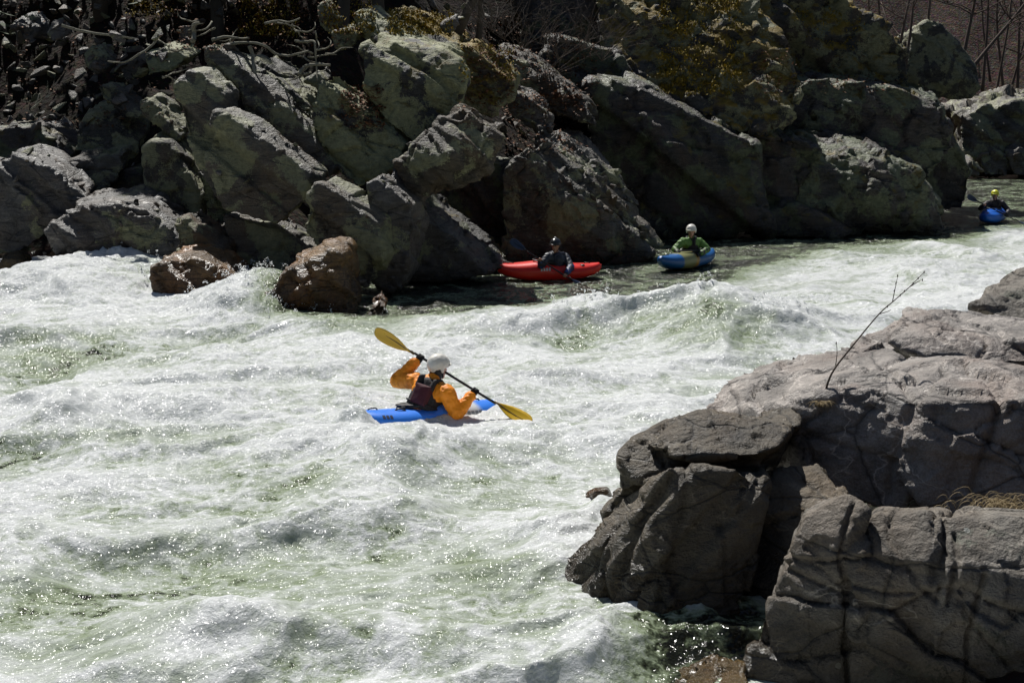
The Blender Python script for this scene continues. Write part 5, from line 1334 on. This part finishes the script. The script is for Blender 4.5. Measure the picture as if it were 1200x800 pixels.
# loose stones of the two screes
dgr = bpy.context.evaluated_depsgraph_get(); dgr.update()
def drop(px, py):                                    # where a sight line first meets rock or ground
    d = Vector(ray(px, py)).normalized()
    hit, loc, nrm, idx, ob, _ = scene.ray_cast(dgr, Vector((0, 0, CAM_H)), d)
    return (np.array(loc), np.array(nrm), ob) if hit else (None, None, None)
protos = []
for i in range(8):
    rng = np.random.default_rng(900 + i)
    p = rng.normal(size=(11, 3)); p /= np.linalg.norm(p, axis=1)[:, None]
    p *= np.array([1.0, 0.85, 0.6]) * rng.uniform(0.7, 1.15, (11, 1))
    bm = bmesh.new(); r_ = bmesh.ops.convex_hull(bm, input=[bm.verts.new(tuple(x)) for x in p])
    bad = list({g_ for g_ in r_["geom_interior"] + r_["geom_unused"] if isinstance(g_, bmesh.types.BMVert)})
    if bad: bmesh.ops.delete(bm, geom=bad, context='VERTS')
    bmesh.ops.recalc_face_normals(bm, faces=bm.faces)
    bmesh.ops.bevel(bm, geom=list(bm.edges), offset=0.05, segments=1, affect='EDGES')
    me = bpy.data.meshes.new("stone"); bm.to_mesh(me); bm.free()
    me.materials.append(MR["scree"] if i % 3 else MR["ochre"] if i % 2 else MR["lichen"])
    protos.append(me)
def stones(label, group, spots, Y0, cot, rmin, rmax, seed):
    rnd = random.Random(seed)
    for i, (x, y) in enumerate(spots):
        p = drop(x, y)[0]
        if p is None: continue
        s = rnd.uniform(rmin, rmax) * (1.5 if rnd.random() < .12 else 1)
        o = bpy.data.objects.new("scree_stone", protos[rnd.randrange(8)]); COL.objects.link(o)
        o.location = p + np.array([0, 0.2 * s, 0]); o.scale = (s * rnd.uniform(.8, 1.2), s, s * rnd.uniform(.7, 1.1)); o.rotation_euler = (rnd.uniform(-.6, .6), R(38) + rnd.uniform(-.5, .5), rnd.uniform(0, 6.3))
        tag(o, label, "stone", group)
rnd = random.Random(5)
sp = []
while len(sp) < 150:
    x, y = rnd.uniform(-15, 330), rnd.uniform(-8, 190)
    if y < 190 - x * 0.62 + rnd.uniform(-20, 20) and all((x - a) ** 2 + (y - b) ** 2 > 90 for a, b in sp): sp.append((x, y))
stones("loose grey stone lying in the shaded scree of the upper left", "stones of the upper left scree", sp, 29.0, 0.72, 0.13, 0.30, 11)
sp = []
while len(sp) < 95:
    t = rnd.random(); x = 590 + 165 * t + rnd.gauss(0, 15); y = 128 + 140 * t + rnd.gauss(0, 12)
    if all((x - a) ** 2 + (y - b) ** 2 > 36 for a, b in sp): sp.append((x, y))
stones("angular sunlit stone in the scree running down to the eddy", "stones of the middle scree", sp, 32.3, 0.55, 0.08, 0.21, 12)
sp = []
while len(sp) < 120:
    x, y = rnd.uniform(0, 480), rnd.uniform(120, 330)
    l, nn, ob = drop(x, y)
    if l is not None and nn[2] > 0.45 and not ob.name.startswith(("river", "spray", "root")) and l[1] > 24: sp.append((x, y))
    elif rnd.random() < .002: break
stones("small broken stone lodged on a ledge between the left bank slabs", "broken stones between the slabs", sp, 0, 0, 0.05, 0.13, 17)
sp = [(x, y) for x, y in [(500, 12), (515, 18), (505, 5), (522, 10), (540, 20), (545, 8), (498, 22), (578, 48), (590, 30), (570, 20), (610, 52), (585, 70), (605, 80), (625, 92)]]
stones("stone lying on the leaves near the leaning trunk", "stones among the leaves", sp, 31.2, 0.62, 0.12, 0.26, 13)
sp = [(x, y) for x, y in [(1140, 178), (1152, 184), (1165, 186), (1195, 186), (1176, 200), (1146, 196), (1210, 196), (1160, 196)]]
stones("small stone on the far waterline under the flat boulder", "stones of the far waterline", sp, 63.2, 0.4, 0.3, 0.6, 14)

# fallen leaves and moss cushions
def scatter(name, label, spots, mat, size, flat, seed):
    rng = np.random.default_rng(seed)
    m = len(spots); c = np.array(spots)
    a = rng.random(m) * 6.283; s = rng.uniform(size * .6, size * 1.3, m)
    tz = rng.normal(0, flat, m)
    d1 = np.stack([np.cos(a), np.sin(a), tz], 1); d2 = np.stack([-np.sin(a), np.cos(a), rng.normal(0, flat, m)], 1)
    V = np.stack([c - d1 * s[:, None], c + d2 * s[:, None] * .5 + [0, 0, .01], c + d1 * s[:, None], c - d2 * s[:, None] * .5 + [0, 0, .012]], 1).reshape(-1, 3)
    o = link_mesh(name, np_mesh(name, V, np.arange(m * 4).reshape(-1, 4), False), mat); tag(o, label, kind="stuff")
def leaf_mat(name, a, b, c):
    t = NT(name); P = t.pos(); w = t.node("ShaderNodeTexWhiteNoise", Vector=t.node("ShaderNodeVectorMath", operation='SNAP').outputs[0])
    n = t.noise(P, 11, 2)
    return t.done(t.bsdf(Base_Color=t.ramp(n, [(0.35, a), (0.5, b), (0.65, c)]), Roughness=0.8, Specular_IOR_Level=0.2))
M_LEAF = leaf_mat("fallen_leaves", (0.07, 0.035, 0.018), (0.18, 0.085, 0.045), (0.30, 0.17, 0.10))
M_MOSS = leaf_mat("yellow_brown_moss", (0.07, 0.075, 0.014), (0.24, 0.17, 0.018), (0.42, 0.29, 0.03))
def gather(boxes, n, seed, nzmin, up=0.02, clump=0.0):
    rng = random.Random(seed); out = []
    tot = sum(b[4] for b in boxes)
    for b in boxes:
        k = int(n * b[4] / tot); tries = 0; got = 0
        while got < k and tries < k * 5:
            tries += 1
            l, nn, ob = drop(rng.uniform(b[0], b[2]), rng.uniform(b[1], b[3]))
            if l is None or ob is None or not (ob.name.startswith(("hillside", "bank_stone", "scree", "bedrock", "cliff", "mossy", "lichen", "boulder"))) or nn[2] < nzmin: continue
            out.append(l + nn * up * rng.random() + np.array([rng.gauss(0, .05), rng.gauss(0, .05), 0])); got += 1
    if clump and out:
        q = fbm(np.array(out) * 1.3, 3, 77)
        out = [p for p, v in zip(out, q) if v > rng.uniform(-.4, clump)]
    return out
dgr = bpy.context.evaluated_depsgraph_get(); dgr.update()
scatter("fallen_leaves", "brown fallen leaves lying over the bank between the rocks", gather([(200, 0, 420, 60, 3), (400, 100, 450, 150, 1), (540, 20, 700, 130, 4), (590, 110, 680, 180, 1), (0, 0, 200, 150, 1), (880, 60, 1060, 110, 1)], 6500, 3, 0.3), M_LEAF, 0.055, 0.35, 4)
scatter("moss", "yellow brown moss cushions on the tops of the bank rocks", gather([(772, -10, 868, 112, 8), (455, 12, 530, 42, 3), (540, 54, 600, 100, 1), (280, 0, 350, 44, 3), (930, 10, 1010, 60, 1.5), (150, 0, 200, 25, 0.7), (380, 0, 440, 40, 1)], 18000, 8, 0.30, 0.06, 0.55), M_MOSS, 0.035, 0.9, 9)

# leafless thicket on the dark upper bank
for i, (x, y, Y) in enumerate([(590, 46, 33.5), (612, 60, 34.5), (632, 52, 35.5), (655, 70, 36.0), (680, 60, 36.5), (575, 36, 33.0), (705, 72, 36.5), (640, 92, 34.5)]):
    o = np.array(at(x, y, Y)); rnd2 = random.Random(700 + i); g = Geo()
    for k in range(9):
        a = rnd2.uniform(0, 6.28); branch_rec(g, o, unit(np.array([math.cos(a) * .8, math.sin(a) * .5 - .2, rnd2.uniform(.3, 1.2)])), rnd2.uniform(.9, 1.7), .010, 0, rnd2, 1, 3)
    ob = g.build("bare_shrub", M_TWIG, None, True, o)
    tag(ob, ["bare shrub at the right of the slim straight tree", "bare shrub above the leaf strewn slab", "bare shrub in the dark hollow of the upper bank", "bare shrub left of the cliff's shaded top", "bare shrub high against the dark cliff", "bare shrub between leaning trunk and slim tree", "bare shrub on the cliff's upper left corner", "bare shrub low behind the leaf strewn slab"][i], "shrub", "bare shrubs of the upper bank")
